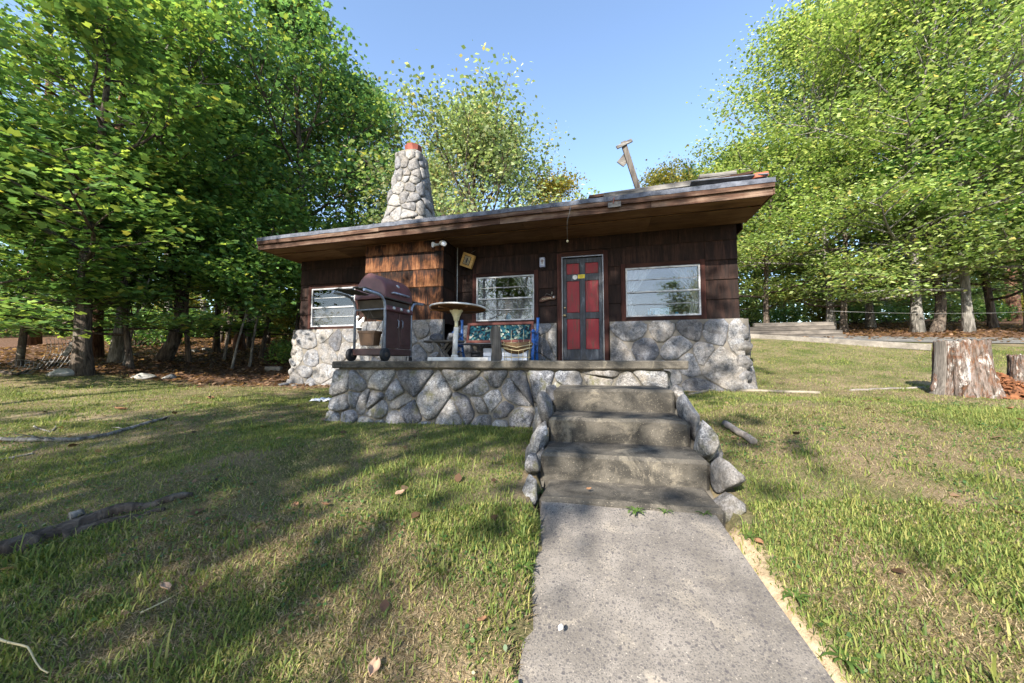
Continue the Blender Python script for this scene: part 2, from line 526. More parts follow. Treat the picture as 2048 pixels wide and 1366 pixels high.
# insect screen / dusty glass on the lower sashes
m = Mt('glass_dusty'); nt = m.t
fr = m.n('Fresnel', IOR=1.7)
tr = m.n('BsdfTransparent'); tr.inputs[0].default_value = (.8, .82, .84, 1)
gl = m.n('BsdfGlossy'); gl.inputs['Roughness'].default_value = .03
df = m.n('BsdfDiffuse'); df.inputs[0].default_value = (.42, .43, .46, 1)
mx0 = m.n('MixShader'); mx0.inputs[0].default_value = .11
nt.links.new(tr.outputs[0], mx0.inputs[1]); nt.links.new(df.outputs[0], mx0.inputs[2])
mx = m.n('MixShader')
nt.links.new(fr.outputs[0], mx.inputs[0]); nt.links.new(mx0.outputs[0], mx.inputs[1]); nt.links.new(gl.outputs[0], mx.inputs[2])
nt.links.new(mx.outputs[0], m.out.inputs[0]); MAT['glass_dusty'] = m.m

def twosided(name, colour_fn, trans=.4, rough=.6, spec=.25, tint=(1, 1, 1)):
    m = Mt(name, rough, spec)
    c = colour_fn(m)
    m.col(c)
    tl = m.n('BsdfTranslucent')
    c2 = m.mix(1.0, c, tint, 'MULTIPLY')
    m.t.links.new(c2, tl.inputs[0])
    mx = m.n('MixShader'); mx.inputs[0].default_value = trans
    m.t.links.new(m.b.outputs[0], mx.inputs[1]); m.t.links.new(tl.outputs[0], mx.inputs[2])
    m.t.links.new(mx.outputs[0], m.out.inputs[0])
    MAT[name] = m.m
    return m
def _attr(m): return m.n('VertexColor', {'layer_name': 'col'}).outputs[0]
def _attr_rnd(m):
    return m.mix(1.0, _attr(m), m.ramp(m.rnd(), [(0, (.82, .9, .85)), (.5, (1, 1, 1)), (1, (1.15, 1.08, .95))]), 'MULTIPLY')
twosided('leaves', _attr_rnd, .48, .38, .6, (1.35, 1.3, .75))
twosided('grass', _attr, .35, .6, .2, (1.3, 1.3, .8))
twosided('curtain', lambda m: m.ramp(m.noise(6, 3), [(.3, (.40, .40, .41)), (.7, (.54, .54, .54))]), .45, .9, .1)

def barkmat(name, dark, mid, light, lich=(.30, .32, .30), la=.5):
    m = Mt(name, .95, .15)
    v = m.vec((9, 9, 1.6), True)
    n1 = m.noise(2, 7, v, .65, .6)
    c = m.ramp(n1, [(.34, dark), (.5, mid), (.66, light)])
    c = m.mix(m.math('MULTIPLY', m.ramp(m.noise(3, 6, m.vec((1, 1, .8), True), .7), [(.55, 0), (.66, 1)]), la), c, lich)
    m.col(c); m.bump(n1, 1.0, .03); MAT[name] = m.m
barkmat('bark_dark', (.02, .016, .013), (.07, .055, .045), (.15, .12, .095), (.20, .20, .17), .4)
barkmat('bark_red', (.03, .016, .011), (.10, .052, .034), (.19, .11, .075), (.18, .15, .12), .4)
barkmat('bark_pale', (.05, .046, .040), (.15, .14, .125), (.32, .30, .275), (.10, .10, .085), .6)

# rotten stump wood
m = Mt('stump', .95, .1)
w = m.noise(1.6, 9, m.vec((9, 9, 1.6)), .75, .5)
fib = m.noise(1, 5, m.vec((75, 75, 4)), .7, .2)
c = m.ramp(w, [(.32, (.03, .024, .020)), (.44, (.12, .095, .078)), (.54, (.27, .225, .20)), (.66, (.17, .125, .10))])
rot = m.math('ADD', m.noise(5, 10, m.vec((1, 1, .55)), .8, 1.5), m.math('MULTIPLY', m.math('SUBTRACT', fib, .5), .45))
c = m.mix(m.ramp(rot, [(.47, 0), (.60, .9)]), c, m.ramp(m.noise(24, 8, m.vec((1, 1, .35)), .8), [(.3, (.035, .014, .008)), (.46, (.14, .052, .022)), (.60, (.24, .115, .055)), (.74, (.36, .26, .19))]))
c = m.mix(m.ramp(m.math('ADD', m.noise(5.5, 8, m.vec((1.3, 1.3, .5)), .7, .6), m.math('MULTIPLY', m.math('SUBTRACT', fib, .5), .35)), [(.56, 0), (.64, .95)]), c, (.55, .52, .49))
c = m.mix(m.ramp(fib, [(.34, .75), (.48, 0)]), c, (.018, .012, .009))
m.col(c); m.bump(w, 1.0, .05); m.bump(fib, .9, .02); m.bump(m.noise(24, 8, m.vec((1, 1, .4)), .75), .9, .03); MAT['stump'] = m.m

# quilt on the bench back
m = Mt('quilt', .95, .1)
vo = m.vor(26, m.vec((1, 0.01, 1)))
sel = m.n('SeparateColor', Color=vo.outputs['Color']).outputs[0]
m.col(m.ramp(sel, [(0, (.008, .02, .028)), (.28, (.014, .06, .08)), (.55, (.03, .11, .13)), (.74, (.13, .18, .14)), (.86, (.34, .33, .28)), (.94, (.03, .02, .025))], 'CONSTANT'))
m.bump(vo.outputs['Distance'], .4, .01); MAT['quilt'] = m.m

# lawn ground: colour attribute r = forest litter, g = bare sand
m = Mt('ground', .97, .1)
a = m.n('SeparateColor', Color=m.n('VertexColor', {'layer_name': 'col'}).outputs[0])
v = m.vec()
thatch = m.ramp(m.noise(75, 8, v, .8), [(.3, (.05, .036, .024)), (.5, (.17, .13, .08)), (.66, (.32, .25, .16))])
green = m.ramp(m.noise(85, 8, v, .8), [(.3, (.02, .028, .010)), (.52, (.07, .085, .026)), (.7, (.17, .16, .06))])
lawn = m.mix(m.ramp(m.noise(1.4, 6, v, .65), [(.38, 0), (.60, 1)]), green, thatch)
litter = m.ramp(m.noise(28, 8, v, .75), [(.3, (.028, .018, .013)), (.5, (.10, .058, .037)), (.66, (.22, .13, .085)), (.8, (.34, .22, .16))])
sand = m.ramp(m.noise(25, 7, v, .7), [(.3, (.33, .24, .15)), (.6, (.50, .38, .25)), (.8, (.56, .45, .32))])
c = m.mix(a.outputs[0], lawn, litter)
c = m.mix(a.outputs[1], c, sand)
m.col(c); m.bump(m.noise(22, 9, v, .75), .9, .03); MAT['ground'] = m.m

# ------------------------------------------------------------------ ground sheet
def lines(a):
    out = []
    for x0, x1, st in a:
        out.append(np.arange(x0, x1, st))
    return np.concatenate(out + [np.array([a[-1][1]])])
gx = lines([(-180, -60, 12), (-60, -20, 2.5), (-20, -8, .5), (-8, -2, .16), (-2, 3, .06), (3, 8, .16), (8, 20, .5), (20, 60, 2.5), (60, 180, 12)])
gy = lines([(-180, -40, 12), (-40, -8, 2), (-8, .6, .3), (.6, 4, .055), (4, 8, .14), (8, 20, .4), (20, 60, 2.5), (60, 200, 12)])
GX, GY = np.meshgrid(gx, gy)
fx, fy = GX.ravel(), GY.ravel()

def litter_mask(x, y):
    n = (vnoise(x, y, .9, 3) - .5) * 2.2 + (vnoise(x, y, 3, 5) - .5) * .8
    left = np.clip((y - (7.9 + .10 * (x + 6)) + n * .5) / .8, 0, 1) * (x < 0.6) + 0
    far_left = np.clip((-x - 12.5 + n) / 2, 0, 1)
    right = np.clip((y - (11.9 - .36 * (x - 6.9)) + n * .25) / .6, 0, 1) * (x >= 0.6)
    return np.clip(np.maximum(np.maximum(left, right), far_left), 0, 1)
def sand_mask(x, y):
    n = vnoise(x, y, 3.5, 8) * .6 + vnoise(x, y, 11, 9) * .4
    l, r = path_edges(y)
    w = .05 + .17 * n
    right = np.clip(1 - (x - r) / w, 0, 1) * (x > r - .2) * (y < 2.6) * (y > -3)
    base = np.zeros_like(x)
    s, d = hinv(x, y)
    # bare earth along the foundation and below the porch
    base = np.maximum(base, np.clip(1 - np.abs(d - .25) / .22, 0, 1) * ((s < -2.9) | (s > 1.1)) * (s > -7.3) * (s < 3.1) * (n > .35))
    base = np.maximum(base, .35 * np.clip((vnoise(x, y, .8, 21) * .5 + vnoise(x, y, 3.1, 22) * .5 - .66) / .10, 0, 1) * (y < 7))
    return np.clip(np.maximum(right * 1.6, base), 0, 1)

fz = gz(fx, fy)
nearm = np.clip(1 - np.hypot(fx, fy - 3) / 14, 0, 1)
fz = fz + nearm * ((vnoise(fx, fy, 1.1, 1) - .5) * .05 + (vnoise(fx, fy, 4, 2) - .5) * .02)
# the lawn beside the path sits a little lower than the slab; press the sheet down under slab, steps and porch
pl, pr = path_edges(fy)
under = (fx > pl - .02) & (fx < pr + .03) & (fy < 2.15) & (fy > -6)
fz = np.where(under, fz - .06, fz)
_dx = fx - ST0.x; _dy = fy - ST0.y
_aa = _dx * math.cos(PHI) - _dy * math.sin(PHI); _bb = _dx * math.sin(PHI) + _dy * math.cos(PHI)
fz = np.where((np.abs(_aa) < .53) & (_bb > -1.22) & (_bb < .8), fz - .14, fz)
GH = dict(x=gx, y=gy, z=fz.reshape(GX.shape))
def gh(x, y):
    """height of the actual ground sheet (bilinear)"""
    x = np.atleast_1d(np.asarray(x, float)); y = np.atleast_1d(np.asarray(y, float))
    i = np.clip(np.searchsorted(gx, x) - 1, 0, len(gx) - 2); j = np.clip(np.searchsorted(gy, y) - 1, 0, len(gy) - 2)
    tx = (x - gx[i]) / (gx[i + 1] - gx[i]); ty = (y - gy[j]) / (gy[j + 1] - gy[j])
    Z = GH['z']
    return (Z[j, i] * (1 - tx) + Z[j, i + 1] * tx) * (1 - ty) + (Z[j + 1, i] * (1 - tx) + Z[j + 1, i + 1] * tx) * ty
def gh1(x, y): return float(gh([x], [y])[0])

nx, ny = len(gx), len(gy)
ii = np.arange(nx - 1); jj = np.arange(ny - 1)
II, JJ = np.meshgrid(ii, jj)
b0 = (JJ * nx + II).ravel()
GF = np.stack([b0, b0 + 1, b0 + 1 + nx, b0 + nx], 1)
gc = np.zeros((len(fx), 3), np.float32)
gc[:, 0] = litter_mask(fx, fy); gc[:, 1] = sand_mask(fx, fy)
gme = mesh_np('ground', np.stack([fx, fy, fz], 1), GF, gc, True)
tag(link('ground', gme, MAT['ground']), kind='structure')

# ------------------------------------------------------------------ concrete path (slab follows the slope)
ys = [2.10, 1.85, 1.6, 1.35, 1.1, .8, .4, -.3, -1.2, -2.5]
V = []; F = []
NA = 12
for j, y in enumerate(ys):
    l, r = path_edges(y)
    for i in range(NA + 1):
        x = l + (r - l) * i / NA
        yy = y - (x - .6) * .22
        z = .845 - (2.06 - y) * (.845 - .625) / .89
        if y < .8: z = .625 - .0914 - (.8 - y) * .235
        z += .006 * mnoise.noise(Vector((x * 3, yy * 3, 1)))
        ex = .012 * mnoise.noise(Vector((yy * 5, i, 3))) if i in (0, NA) else 0
        V.append((x + ex, yy, z))
ntop = len(V)
per = [(j * (NA + 1)) for j in range(len(ys))]
for j in range(len(ys) - 1):
    for i in range(NA):
        a = j * (NA + 1) + i
        F.append((a, a + NA + 1, a + NA + 2, a + 1))
ring = [i for i in range(NA + 1)] + [j * (NA + 1) + NA for j in range(1, len(ys))] + [(len(ys) - 1) * (NA + 1) + i for i in range(NA - 1, -1, -1)] + [j * (NA + 1) for j in range(len(ys) - 2, 0, -1)]
for k in ring:
    V.append((V[k][0], V[k][1], V[k][2] - .14))
nr = len(ring)
for k in range(nr):
    k2 = (k + 1) % nr
    F.append((ring[k], ring[k2], ntop + k2, ntop + k))
pm = bpy.data.meshes.new('path'); pm.from_pydata(V, [], F); pm.update()
tag(link('path', pm, MAT['concrete_path']), kind='structure')

# ------------------------------------------------------------------ fieldstones from Voronoi cells
def clip_poly(P, nx_, ny_, c):
    out = []
    n = len(P)
    for i in range(n):
        a = P[i]; b = P[(i + 1) % n]
        da = a[0] * nx_ + a[1] * ny_ - c; db = b[0] * nx_ + b[1] * ny_ - c
        if da <= 0: out.append(a)
        if (da < 0 < db) or (db < 0 < da):
            t = da / (da - db)
            out.append((a[0] + (b[0] - a[0]) * t, a[1] + (b[1] - a[1]) * t))
    return out

def stone_cells(a0, a1, b0_, b1_, size, rng, asp=1.25, jit=.42):
    nb = max(1, round((b1_ - b0_) / size)); na = max(1, round((a1 - a0) / (size * asp)))
    pts = []
    for j in range(nb):
        for i in range(na):
            if rng.random() < .10 and na * nb > 6: continue
            pts.append((a0 + (a1 - a0) * (i + .5 + (.5 if j % 2 else 0) * .8 + rng.uniform(-jit, jit)) / na, b0_ + (b1_ - b0_) * (j + .5 + rng.uniform(-jit, jit)) / nb))
    pts = [(min(max(p[0], a0 + .03), a1 - .03), p[1]) for p in pts]
    cells = []
    for i, p in enumerate(pts):
        P = [(a0, b0_), (a1, b0_), (a1, b1_), (a0, b1_)]
        for k, q in enumerate(pts):
            if k == i: continue
            dx, dy = q[0] - p[0], q[1] - p[1]
            if dx * dx + dy * dy > (size * 5) ** 2: continue
            P = clip_poly(P, dx, dy, (q[0] ** 2 + q[1] ** 2 - p[0] ** 2 - p[1] ** 2) / 2)
            if len(P) < 3: break
        if len(P) >= 3: cells.append(P)
    return cells

def stone_wall(cells, mapf, parent, mat, rng, gap=.02, bulge=.06, sink=.04, name='stone', roundness=.35, mask=None, slope=.75):
    """mapf(a, b, h) -> local point at height h above the wall face"""
    cnt = 0
    for P in cells:
        ar = 0; cx = cy = 0
        for i in range(len(P)):
            x0, y0 = P[i]; x1, y1 = P[(i + 1) % len(P)]
            k = x0 * y1 - x1 * y0; ar += k; cx += (x0 + x1) * k; cy += (y0 + y1) * k
        if abs(ar) < 2e-3: continue
        cx /= 3 * ar; cy /= 3 * ar
        if mask and not mask(cx, cy): continue
        # outline: polygon edges cut at the corners, divided and jittered
        Q = []
        m_ = len(P)
        per = sum(math.dist(P[i], P[(i + 1) % m_]) for i in range(m_))
        mean = per / 6.3
        for i in range(m_):
            p0_, p1_ = P[i], P[(i + 1) % m_]
            L_ = math.dist(p0_, p1_)
            c_ = min(.30, roundness * mean / max(L_, 1e-4))
            k_ = max(1, round(L_ / (per / 15)))
            for q in range(k_ + 1):
                t = c_ + (1 - 2 * c_) * q / k_
                if c_ < .02 and q == k_: continue
                Q.append((p0_[0] + (p1_[0] - p0_[0]) * t, p0_[1] + (p1_[1] - p0_[1]) * t))
        n = len(Q)
        out_ = []
        for (x, y) in Q:
            dx, dy = x - cx, y - cy; r_ = math.hypot(dx, dy)
            k_ = max(.25, 1 - gap * rng.uniform(.5, 1.6) / max(r_, .02))
            jn = .05 * mnoise.noise(Vector((x * 14, y * 14, cx)))
            k_ = min(k_ * (1 + jn), .995)
            out_.append((dx * k_, dy * k_))
        bl = bulge * rng.uniform(.6, 1.3) * min(1.4, mean / .13)
        off = rng.uniform(0, 99)
        pls = [(rng.uniform(.75, 1.25), rng.uniform(-slope, slope), rng.uniform(-slope, slope)) for _ in range(4)]
        def hf(a, b):
            u, v_ = (a - cx) / mean, (b - cy) / mean
            return max(.12, min(c + gx_ * u + gy_ * v_ for c, gx_, gy_ in pls)) + .22 * mnoise.noise(Vector((a * 11, b * 11, off))) + .10 * mnoise.noise(Vector((a * 27, b * 27, off)))
        V = []; F = []
        rings = [(1.0, -1), (1.0, .42), (.91, .86), (.68, 1.0), (.36, 1.0)]
        for k, (sc, hh) in enumerate(rings):
            for q in range(n):
                a = cx + out_[q][0] * sc; b = cy + out_[q][1] * sc
                h = -sink if k == 0 else bl * hh * hf(a, b)
                V.append(mapf(a, b, h))
        V.append(mapf(cx, cy, bl * hf(cx, cy)))
        for k in range(len(rings) - 1):
            for q in range(n):
                q2 = (q + 1) % n
                F.append((k * n + q, k * n + q2, (k + 1) * n + q2, (k + 1) * n + q))
        for q in range(n):
            F.append(((len(rings) - 1) * n + q, (len(rings) - 1) * n + (q + 1) % n, len(rings) * n))
        me = bpy.data.meshes.new(name); me.from_pydata(V, [], F)
        me.polygons.foreach_set('use_smooth', [True] * len(F)); me.update()
        link(name, me, mat, parent); cnt += 1
    return cnt

# ------------------------------------------------------------------ cabin
cabin = empty('cabin', (W0.x, W0.y, 0), -TH)
tag(cabin, 'small brown shingled cabin with granite fieldstone base and flat overhanging roof', 'cabin')
SL, SR = -6.75, 2.80          # ends of the front wall
ZT = 4.20                     # top of wall
ZS = 2.45                     # top of the stone base
DEP = 4.2
W1 = (-2.22, -.96, 2.53, 3.48); W2 = (.84, 2.17, 2.53, 3.49); W3 = (-6.42, -5.20, 2.51, 3.44)
DR = (-.40, .43, 1.69, 3.80)
openings = [W1, W2, W3, DR]

# sheathing (front wall with openings, ends, back, inner floor and ceiling)
wl = MB()
def fbox(s0, s1, z0, z1, d0=-.12, d1=0.0):
    wl.box(((s0 + s1) / 2, -(d0 + d1) / 2, (z0 + z1) / 2), (s1 - s0, d1 - d0, z1 - z0))
fbox(SL, W3[0], 1.0, ZT); fbox(W3[0], W3[1], 1.0, W3[2]); fbox(W3[0], W3[1], W3[3], ZT)
fbox(W3[1], W1[0], 1.0, ZT); fbox(W1[0], W1[1], 1.0, W1[2]); fbox(W1[0], W1[1], W1[3], ZT)
fbox(W1[1], DR[0], 1.0, ZT); fbox(DR[0], DR[1], DR[3], ZT); fbox(DR[0], DR[1], 1.0, 1.66)
fbox(DR[1], W2[0], 1.0, ZT); fbox(W2[0], W2[1], 1.0, W2[2]); fbox(W2[0], W2[1], W2[3], ZT); fbox(W2[1], SR, 1.0, ZT)
wl.box((SL + .06, DEP / 2 + .06, 2.6), (.12, DEP - .12, 3.2)); wl.box((SR - .06, DEP / 2 + .06, 2.6), (.12, DEP - .12, 3.2))
wl.box(((SL + SR) / 2, DEP + .06, 2.6), (SR - SL, .12, 3.2))
wall = wl.build('wall', MAT['shingle'], cabin)
MB().box(((SL + SR) / 2, DEP / 2 + .06, 1.64), (SR - SL - .26, DEP - .13, .05)).build('floor', MAT['floor_wood'], cabin)
MB().box(((SL + SR) / 2, DEP / 2 + .06, 4.10), (SR - SL - .26, DEP - .13, .05)).build('ceiling', MAT['interior'], cabin)
MB().box(((SL + SR) / 2, 2.6, 2.87), (SR - SL - .26, .06, 2.38)).build('partition', MAT['interior'], cabin)

# shingle courses
rng = random.Random(4)
CZ = [2.44, 2.815, 3.18, 3.545, 3.91, 4.22]
def sub_iv(lo, hi, cuts):
    iv = [(lo, hi)]
    for c0, c1 in cuts:
        nv = []
        for a, b in iv:
            if c1 <= a or c0 >= b: nv.append((a, b)); continue
            if c0 > a: nv.append((a, c0))
            if c1 < b: nv.append((c1, b))
        iv = nv
    return iv
def courses(lo, hi, mapf, mat, ops=(), wmin=.35, wmax=1.0, zoff=0, parent=None):
    for ci in range(len(CZ) - 1):
        z0, z1 = CZ[ci] + zoff, CZ[ci + 1] + zoff
        bp = sorted({lo, hi} | {o[0] for o in ops if lo < o[0] < hi} | {o[1] for o in ops if lo < o[1] < hi})
        for a, b in zip(bp[:-1], bp[1:]):
            x = a
            while x < b - 1e-6:
                w = rng.uniform(wmin, wmax)
                e = x + w if b - (x + w) > .15 else b
                mid = (x + e) / 2
                cuts = [(o[2], o[3]) for o in ops if o[0] < mid < o[1]]
                for c, d in sub_iv(z0, z1, cuts):
                    if d - c < .04: continue
                    g = .0022; lowr = rng.uniform(-.004, .004)
                    t0 = .030 if abs(c - z0) < 1e-6 else .022
                    p = [mapf(x + g, c + lowr, .004), mapf(e - g, c + lowr, .004), mapf(e - g, d + .012, .002), mapf(x + g, d + .012, .002),
                         mapf(x + g, c + lowr, t0 + rng.uniform(-.004, .004)), mapf(e - g, c + lowr, t0 + rng.uniform(-.004, .004)), mapf(e - g, d + .012, .009), mapf(x + g, d + .012, .009)]
                    MB().hexa([p[0], p[1], p[2], p[3], p[4], p[5], p[6], p[7]]).build('shingle', mat, parent or wall)
                x = e
CS = .085
ops = [(o[0] - CS, o[1] + CS, o[2] - CS, o[3] + CS) for o in (W1, W2, W3)] + [(DR[0] - CS, DR[1] + CS, 0, DR[3] + CS)]
front = lambda a, z, h: (a, -h, z)
courses(SL, -4.5, front, MAT['shingle'], ops)
courses(-2.74, SR, front, MAT['shingle'], ops)

# fireplace bump-out
BL, BR, BD = -4.50, -2.74, .63
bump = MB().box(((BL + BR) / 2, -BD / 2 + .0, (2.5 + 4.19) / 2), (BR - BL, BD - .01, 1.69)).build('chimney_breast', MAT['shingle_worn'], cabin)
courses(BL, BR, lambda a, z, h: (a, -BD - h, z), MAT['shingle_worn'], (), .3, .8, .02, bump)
courses(.0, BD - .03, lambda a, z, h: (BR + h, -BD + a, z), MAT['shingle'], (), .3, .7, .02, bump)
courses(.0, BD - .03, lambda a, z, h: (BL - h, -a - .0, z), MAT['shingle'], (), .3, .7, .02, bump)
MB().box((BR + .016, -BD - .016, 3.35), (.05, .05, 1.72), bev=.006).build('corner_board', MAT['shingle_worn'], bump)

# stone base: flared fieldstone skirt
srng = random.Random(11)
ZB = .95
def flare(b):
    t = max(0, min(1, (ZS - b) / (ZS - ZB)))
    return .07 + .15 * t * t
def base_run(s0, s1, dd, nm, seed, size=.34, z1=ZS, side=None):
    r_ = random.Random(seed)
    core = MB()
    prof = [(ZB + (z1 - ZB) * k / 8) for k in range(9)]
    V = []; F = []
    for z in prof:
        f = dd + flare(z)
        V += [(s0, -f, z), (s1, -f, z), (s1, -dd + .02, z), (s0, -dd + .02, z)]
    for k in range(8):
        for q in range(4):
            q2 = (q + 1) % 4
            F.append((k * 4 + q, k * 4 + q2, k * 4 + 4 + q2, k * 4 + 4 + q))
    F.append((32, 33, 34, 35)); F.append((3, 2, 1, 0))
    core.add(V, F)
    co = core.build('stone_base', MAT['mortar_pale'], cabin)
    cells = stone_cells(s0, s1, ZB, z1, size, r_, 1.2)
    stone_wall(cells, lambda a, b, h: (a, -(dd + flare(b) + h), b), co, MAT['granite_pale'], r_, .007, .028, .03, 'stone', .35, None, .6)
    return co
base_run(SL - .10, BL - .02, 0.0, 'l', 1)
base_run(BL - .02, BR + .06, BD, 'b', 2, .30, 2.52)
base_run(BR + .06, DR[0] - .10, 0.0, 'm', 3, .36)
base_run(DR[1] + .10, SR + .04, 0.0, 'r', 7, .36)
# stone skirt at the two ends of the house
for sx, sg in ((SL - .05, -1), (SR + .0, 1)):
    r_ = random.Random(30 + sg)
    co = MB().box((sx + sg * .04, DEP / 2, (ZB + ZS) / 2), (.20, DEP + .02, ZS - ZB - .01)).build('stone_base', MAT['mortar_pale'], cabin)
    cells = stone_cells(.02, DEP, ZB, ZS - .01, .36, r_, 1.2)
    if sg > 0: mp = lambda a, b, h: (SR + .14 + flare(b) * .5 - .04 + h, a, b)
    else: mp = lambda a, b, h: (SL - .19 - flare(b) * .5 + .04 - h, DEP - a, b)
    stone_wall(cells, mp, co, MAT['granite_pale'], r_, .006, .05, .12, 'stone', .35, None, .55)

# windows
def window(o, nm):
    s0, s1, z0, z1 = o
    f = .028
    ring = MB()
    o_ = [(s0 + .004, z0 + .005), (s1 - .004, z0 + .005), (s1 - .004, z1 - .005), (s0 + .004, z1 - .005)]
    i_ = [(s0 + .004 + f, z0 + .005 + f), (s1 - .004 - f, z0 + .005 + f), (s1 - .004 - f, z1 - .005 - f), (s0 + .004 + f, z1 - .005 - f)]
    V = [(x, -.032, z) for x, z in o_] + [(x, -.030, z) for x, z in i_] + [(x, .03, z) for x, z in o_] + [(x, .03, z) for x, z in i_]
    F = []
    for q in range(4):
        q2 = (q + 1) % 4
        F += [(q, q2, 4 + q2, 4 + q), (8 + q2, 8 + q, 12 + q, 12 + q2), (q2, q, 8 + q, 8 + q2), (4 + q, 4 + q2, 12 + q2, 12 + q)]
    casing = ring.add(V, F).build('window', MAT['alu_paint'], cabin)
    for a, b, c, d in ((s0 - CS, s0 + .003, z0 - CS, z1 + CS), (s1 - .003, s1 + CS, z0 - CS, z1 + CS)):
        MB().box(((a + b) / 2, -.012, (c + d) / 2), (b - a, .05, d - c), bev=.005).build('casing_jamb', MAT['casing'], casing)
    for c, d in ((z0 - CS + .004, z0 + .004), (z1 - .004, z1 + CS - .004)):
        MB().box(((s0 + s1) / 2, -.009, (c + d) / 2), (s1 - s0 - .010, .05, d - c), bev=.005).build('casing_rail', MAT['casing_h'], casing)
    hh = (z1 - z0 - .01) / 4
    for k in range(1, 4):
        z = z0 + .005 + hh * k
        th = .030 if k == 2 else .013
        MB().box(((s0 + s1) / 2, -.004, z), (s1 - s0 - 2 * f - .010, .045 if k == 2 else .028, th), bev=.003).build('glazing_bar', MAT['alu_paint'], casing)
    for k in range(4):
        za = z0 + .005 + hh * k + (f if k == 0 else .008); zb = z0 + .005 + hh * (k + 1) - (f if k == 3 else .008)
        dusty = (k < 2 and nm != 'r')
        MB().box(((s0 + s1) / 2, .008 if k < 2 else .0, (za + zb) / 2), (s1 - s0 - 2 * f - .012, .004, zb - za + .006), rot=(R(.35 * (k - 1.5)), 0, 0)).build('pane', MAT['glass_dusty' if dusty else 'glass'], casing)
    return casing
window(W1, 'm'); window(W2, 'r'); window(W3, 'l')

# door
s0, s1, z0, z1 = DR
for xx in (s0 - CS / 2 + .002, s1 + CS / 2 - .002):
    MB().box((xx, -.015, (z0 + z1) / 2 + .02), (CS + .004, .07, z1 - z0 + .10), bev=.006).build('door_jamb', MAT['casing'], cabin)
MB().box(((s0 + s1) / 2, -.012, z1 + CS / 2), (s1 - s0 - .004, .066, CS), bev=.006).build('door_header', MAT['casing_h'], cabin)
w = MB()
w.box((s0 + .013, -.005, (z0 + z1) / 2), (.016, .05, z1 - z0 - .004)); w.box((s1 - .013, -.005, (z0 + z1) / 2), (.016, .05, z1 - z0 - .004)); w.box(((s0 + s1) / 2, -.004, z1 - .013), (s1 - s0 - .046, .05, .016))
w.build('weather_strip', MAT['aluminium'], cabin)
dl, dr_ = s0 + .025, s1 - .025
door = MB().box(((dl + dr_) / 2, .045, (z0 + z1) / 2 - .01), (dr_ - dl, .03, z1 - z0 - .06)).build('door', MAT['door_dark'], cabin)
mid = (dl + dr_) / 2
rows = [(1.92, 2.53), (2.66, 3.30), (3.44, 3.66)]
w = MB()
zlo, zhi = z0 + .02, z1 - .04
for a, b in ((dl + .001, dl + .075), (mid - .055, mid + .055), (dr_ - .075, dr_ - .001)):
    w.box(((a + b) / 2, .019, (zlo + zhi) / 2), (b - a, .024, zhi - zlo), bev=.004)
zz = [zlo, 1.92, 2.53, 2.66, 3.30, 3.44, 3.66, zhi]
for k in range(0, 8, 2):
    for a, b in ((dl + .075, mid - .055), (mid + .055, dr_ - .075)):
        w.box(((a + b) / 2, .0205, (zz[k] + zz[k + 1]) / 2), (b - a, .023, zz[k + 1] - zz[k]), bev=.004)
w.build('stile_and_rail', MAT['door_dark'], door)
for a, b in ((dl + .075, mid - .055), (mid + .055, dr_ - .075)):
    for c, d in rows:
        MB().box(((a + b) / 2, .027, (c + d) / 2), (b - a - .004, .014, d - c - .004), bev=.012).build('panel', MAT['door_red'], door)
kn = MB()
kn.lathe([(.026, 0), (.027, .008), (.012, .012), (.011, .035), (.026, .043), (.029, .058), (.02, .070), (.004, .073)], (dl + .035, .005, 2.60), 16, mat=Matrix.Rotation(R(90), 4, 'X'))
kn.build('knob', MAT['brass'], door)
MB().lathe([(.022, 0), (.022, .012), (.008, .014)], (dl + .035, .006, 2.76), 14, mat=Matrix.Rotation(R(90), 4, 'X')).build('deadbolt', MAT['brass'], door)
MB().lathe([(.048, 0), (.048, .002), (.001, .0021)], (mid - .145, .007, 3.375), 24, mat=Matrix.Rotation(R(90), 4, 'X'), smooth=False).build('round_sticker', MAT['white_plastic'], door)
yn = MB().box((mid - .02, .0055, 3.385), (.135, .002, .075)).build('yellow_notice', MAT['yellow_print'], door)
w = MB()
for k in range(3): w.box((mid - .02, .0035, 3.405 - k * .02), (.10 - .02 * k, .0012, .006))
w.build('print_lines', MAT['ink'], yn)
MB().box(((s0 + s1) / 2, -.035, 1.682), (s1 - s0 + .02, .16, .024), bev=.005).build('threshold', MAT['aluminium'], cabin)
MB().tube([(BR + .09, -.045, 2.62), (BR + .09, -.045, 4.17)], .011, 8).build('conduit', MAT['alu_paint'], cabin)

# roof: s, dd beyond front edge, zz above soffit
def rp(s, dd, zz):
    t = (s + 6.95) / 9.92
    return (s, -((1.03 + .13 * t) + dd), 4.135 + .07 * t + zz)
RL, RR = -6.95, 2.97
def slab(name, s0, s1, dA, dB, zA, zB, mat, parent, dz=(0, 0), bow=0.0, cuts=1):
    """board along the eave between two s values, with a little sag"""
    V = []; F = []
    n = max(1, int((s1 - s0) / .5))
    for k in range(n + 1):
        t = k / n; s = s0 + (s1 - s0) * t
        o = dz[0] * (1 - t) + dz[1] * t - bow * math.sin(math.pi * t) + .004 * mnoise.noise(Vector((s * 2, zA * 9, dA * 5)))
        V += [rp(s, dA, zA + o), rp(s, dB, zA + o), rp(s, dB, zB + o), rp(s, dA, zB + o)]
    for k in range(n):
        for q in range(4):
            q2 = (q + 1) % 4
            F.append((k * 4 + q, k * 4 + q2, k * 4 + 4 + q2, k * 4 + 4 + q))
    F.append((0, 3, 2, 1)); F.append((n * 4, n * 4 + 1, n * 4 + 2, n * 4 + 3))
    return MB().add(V, F).build(name, mat, parent)
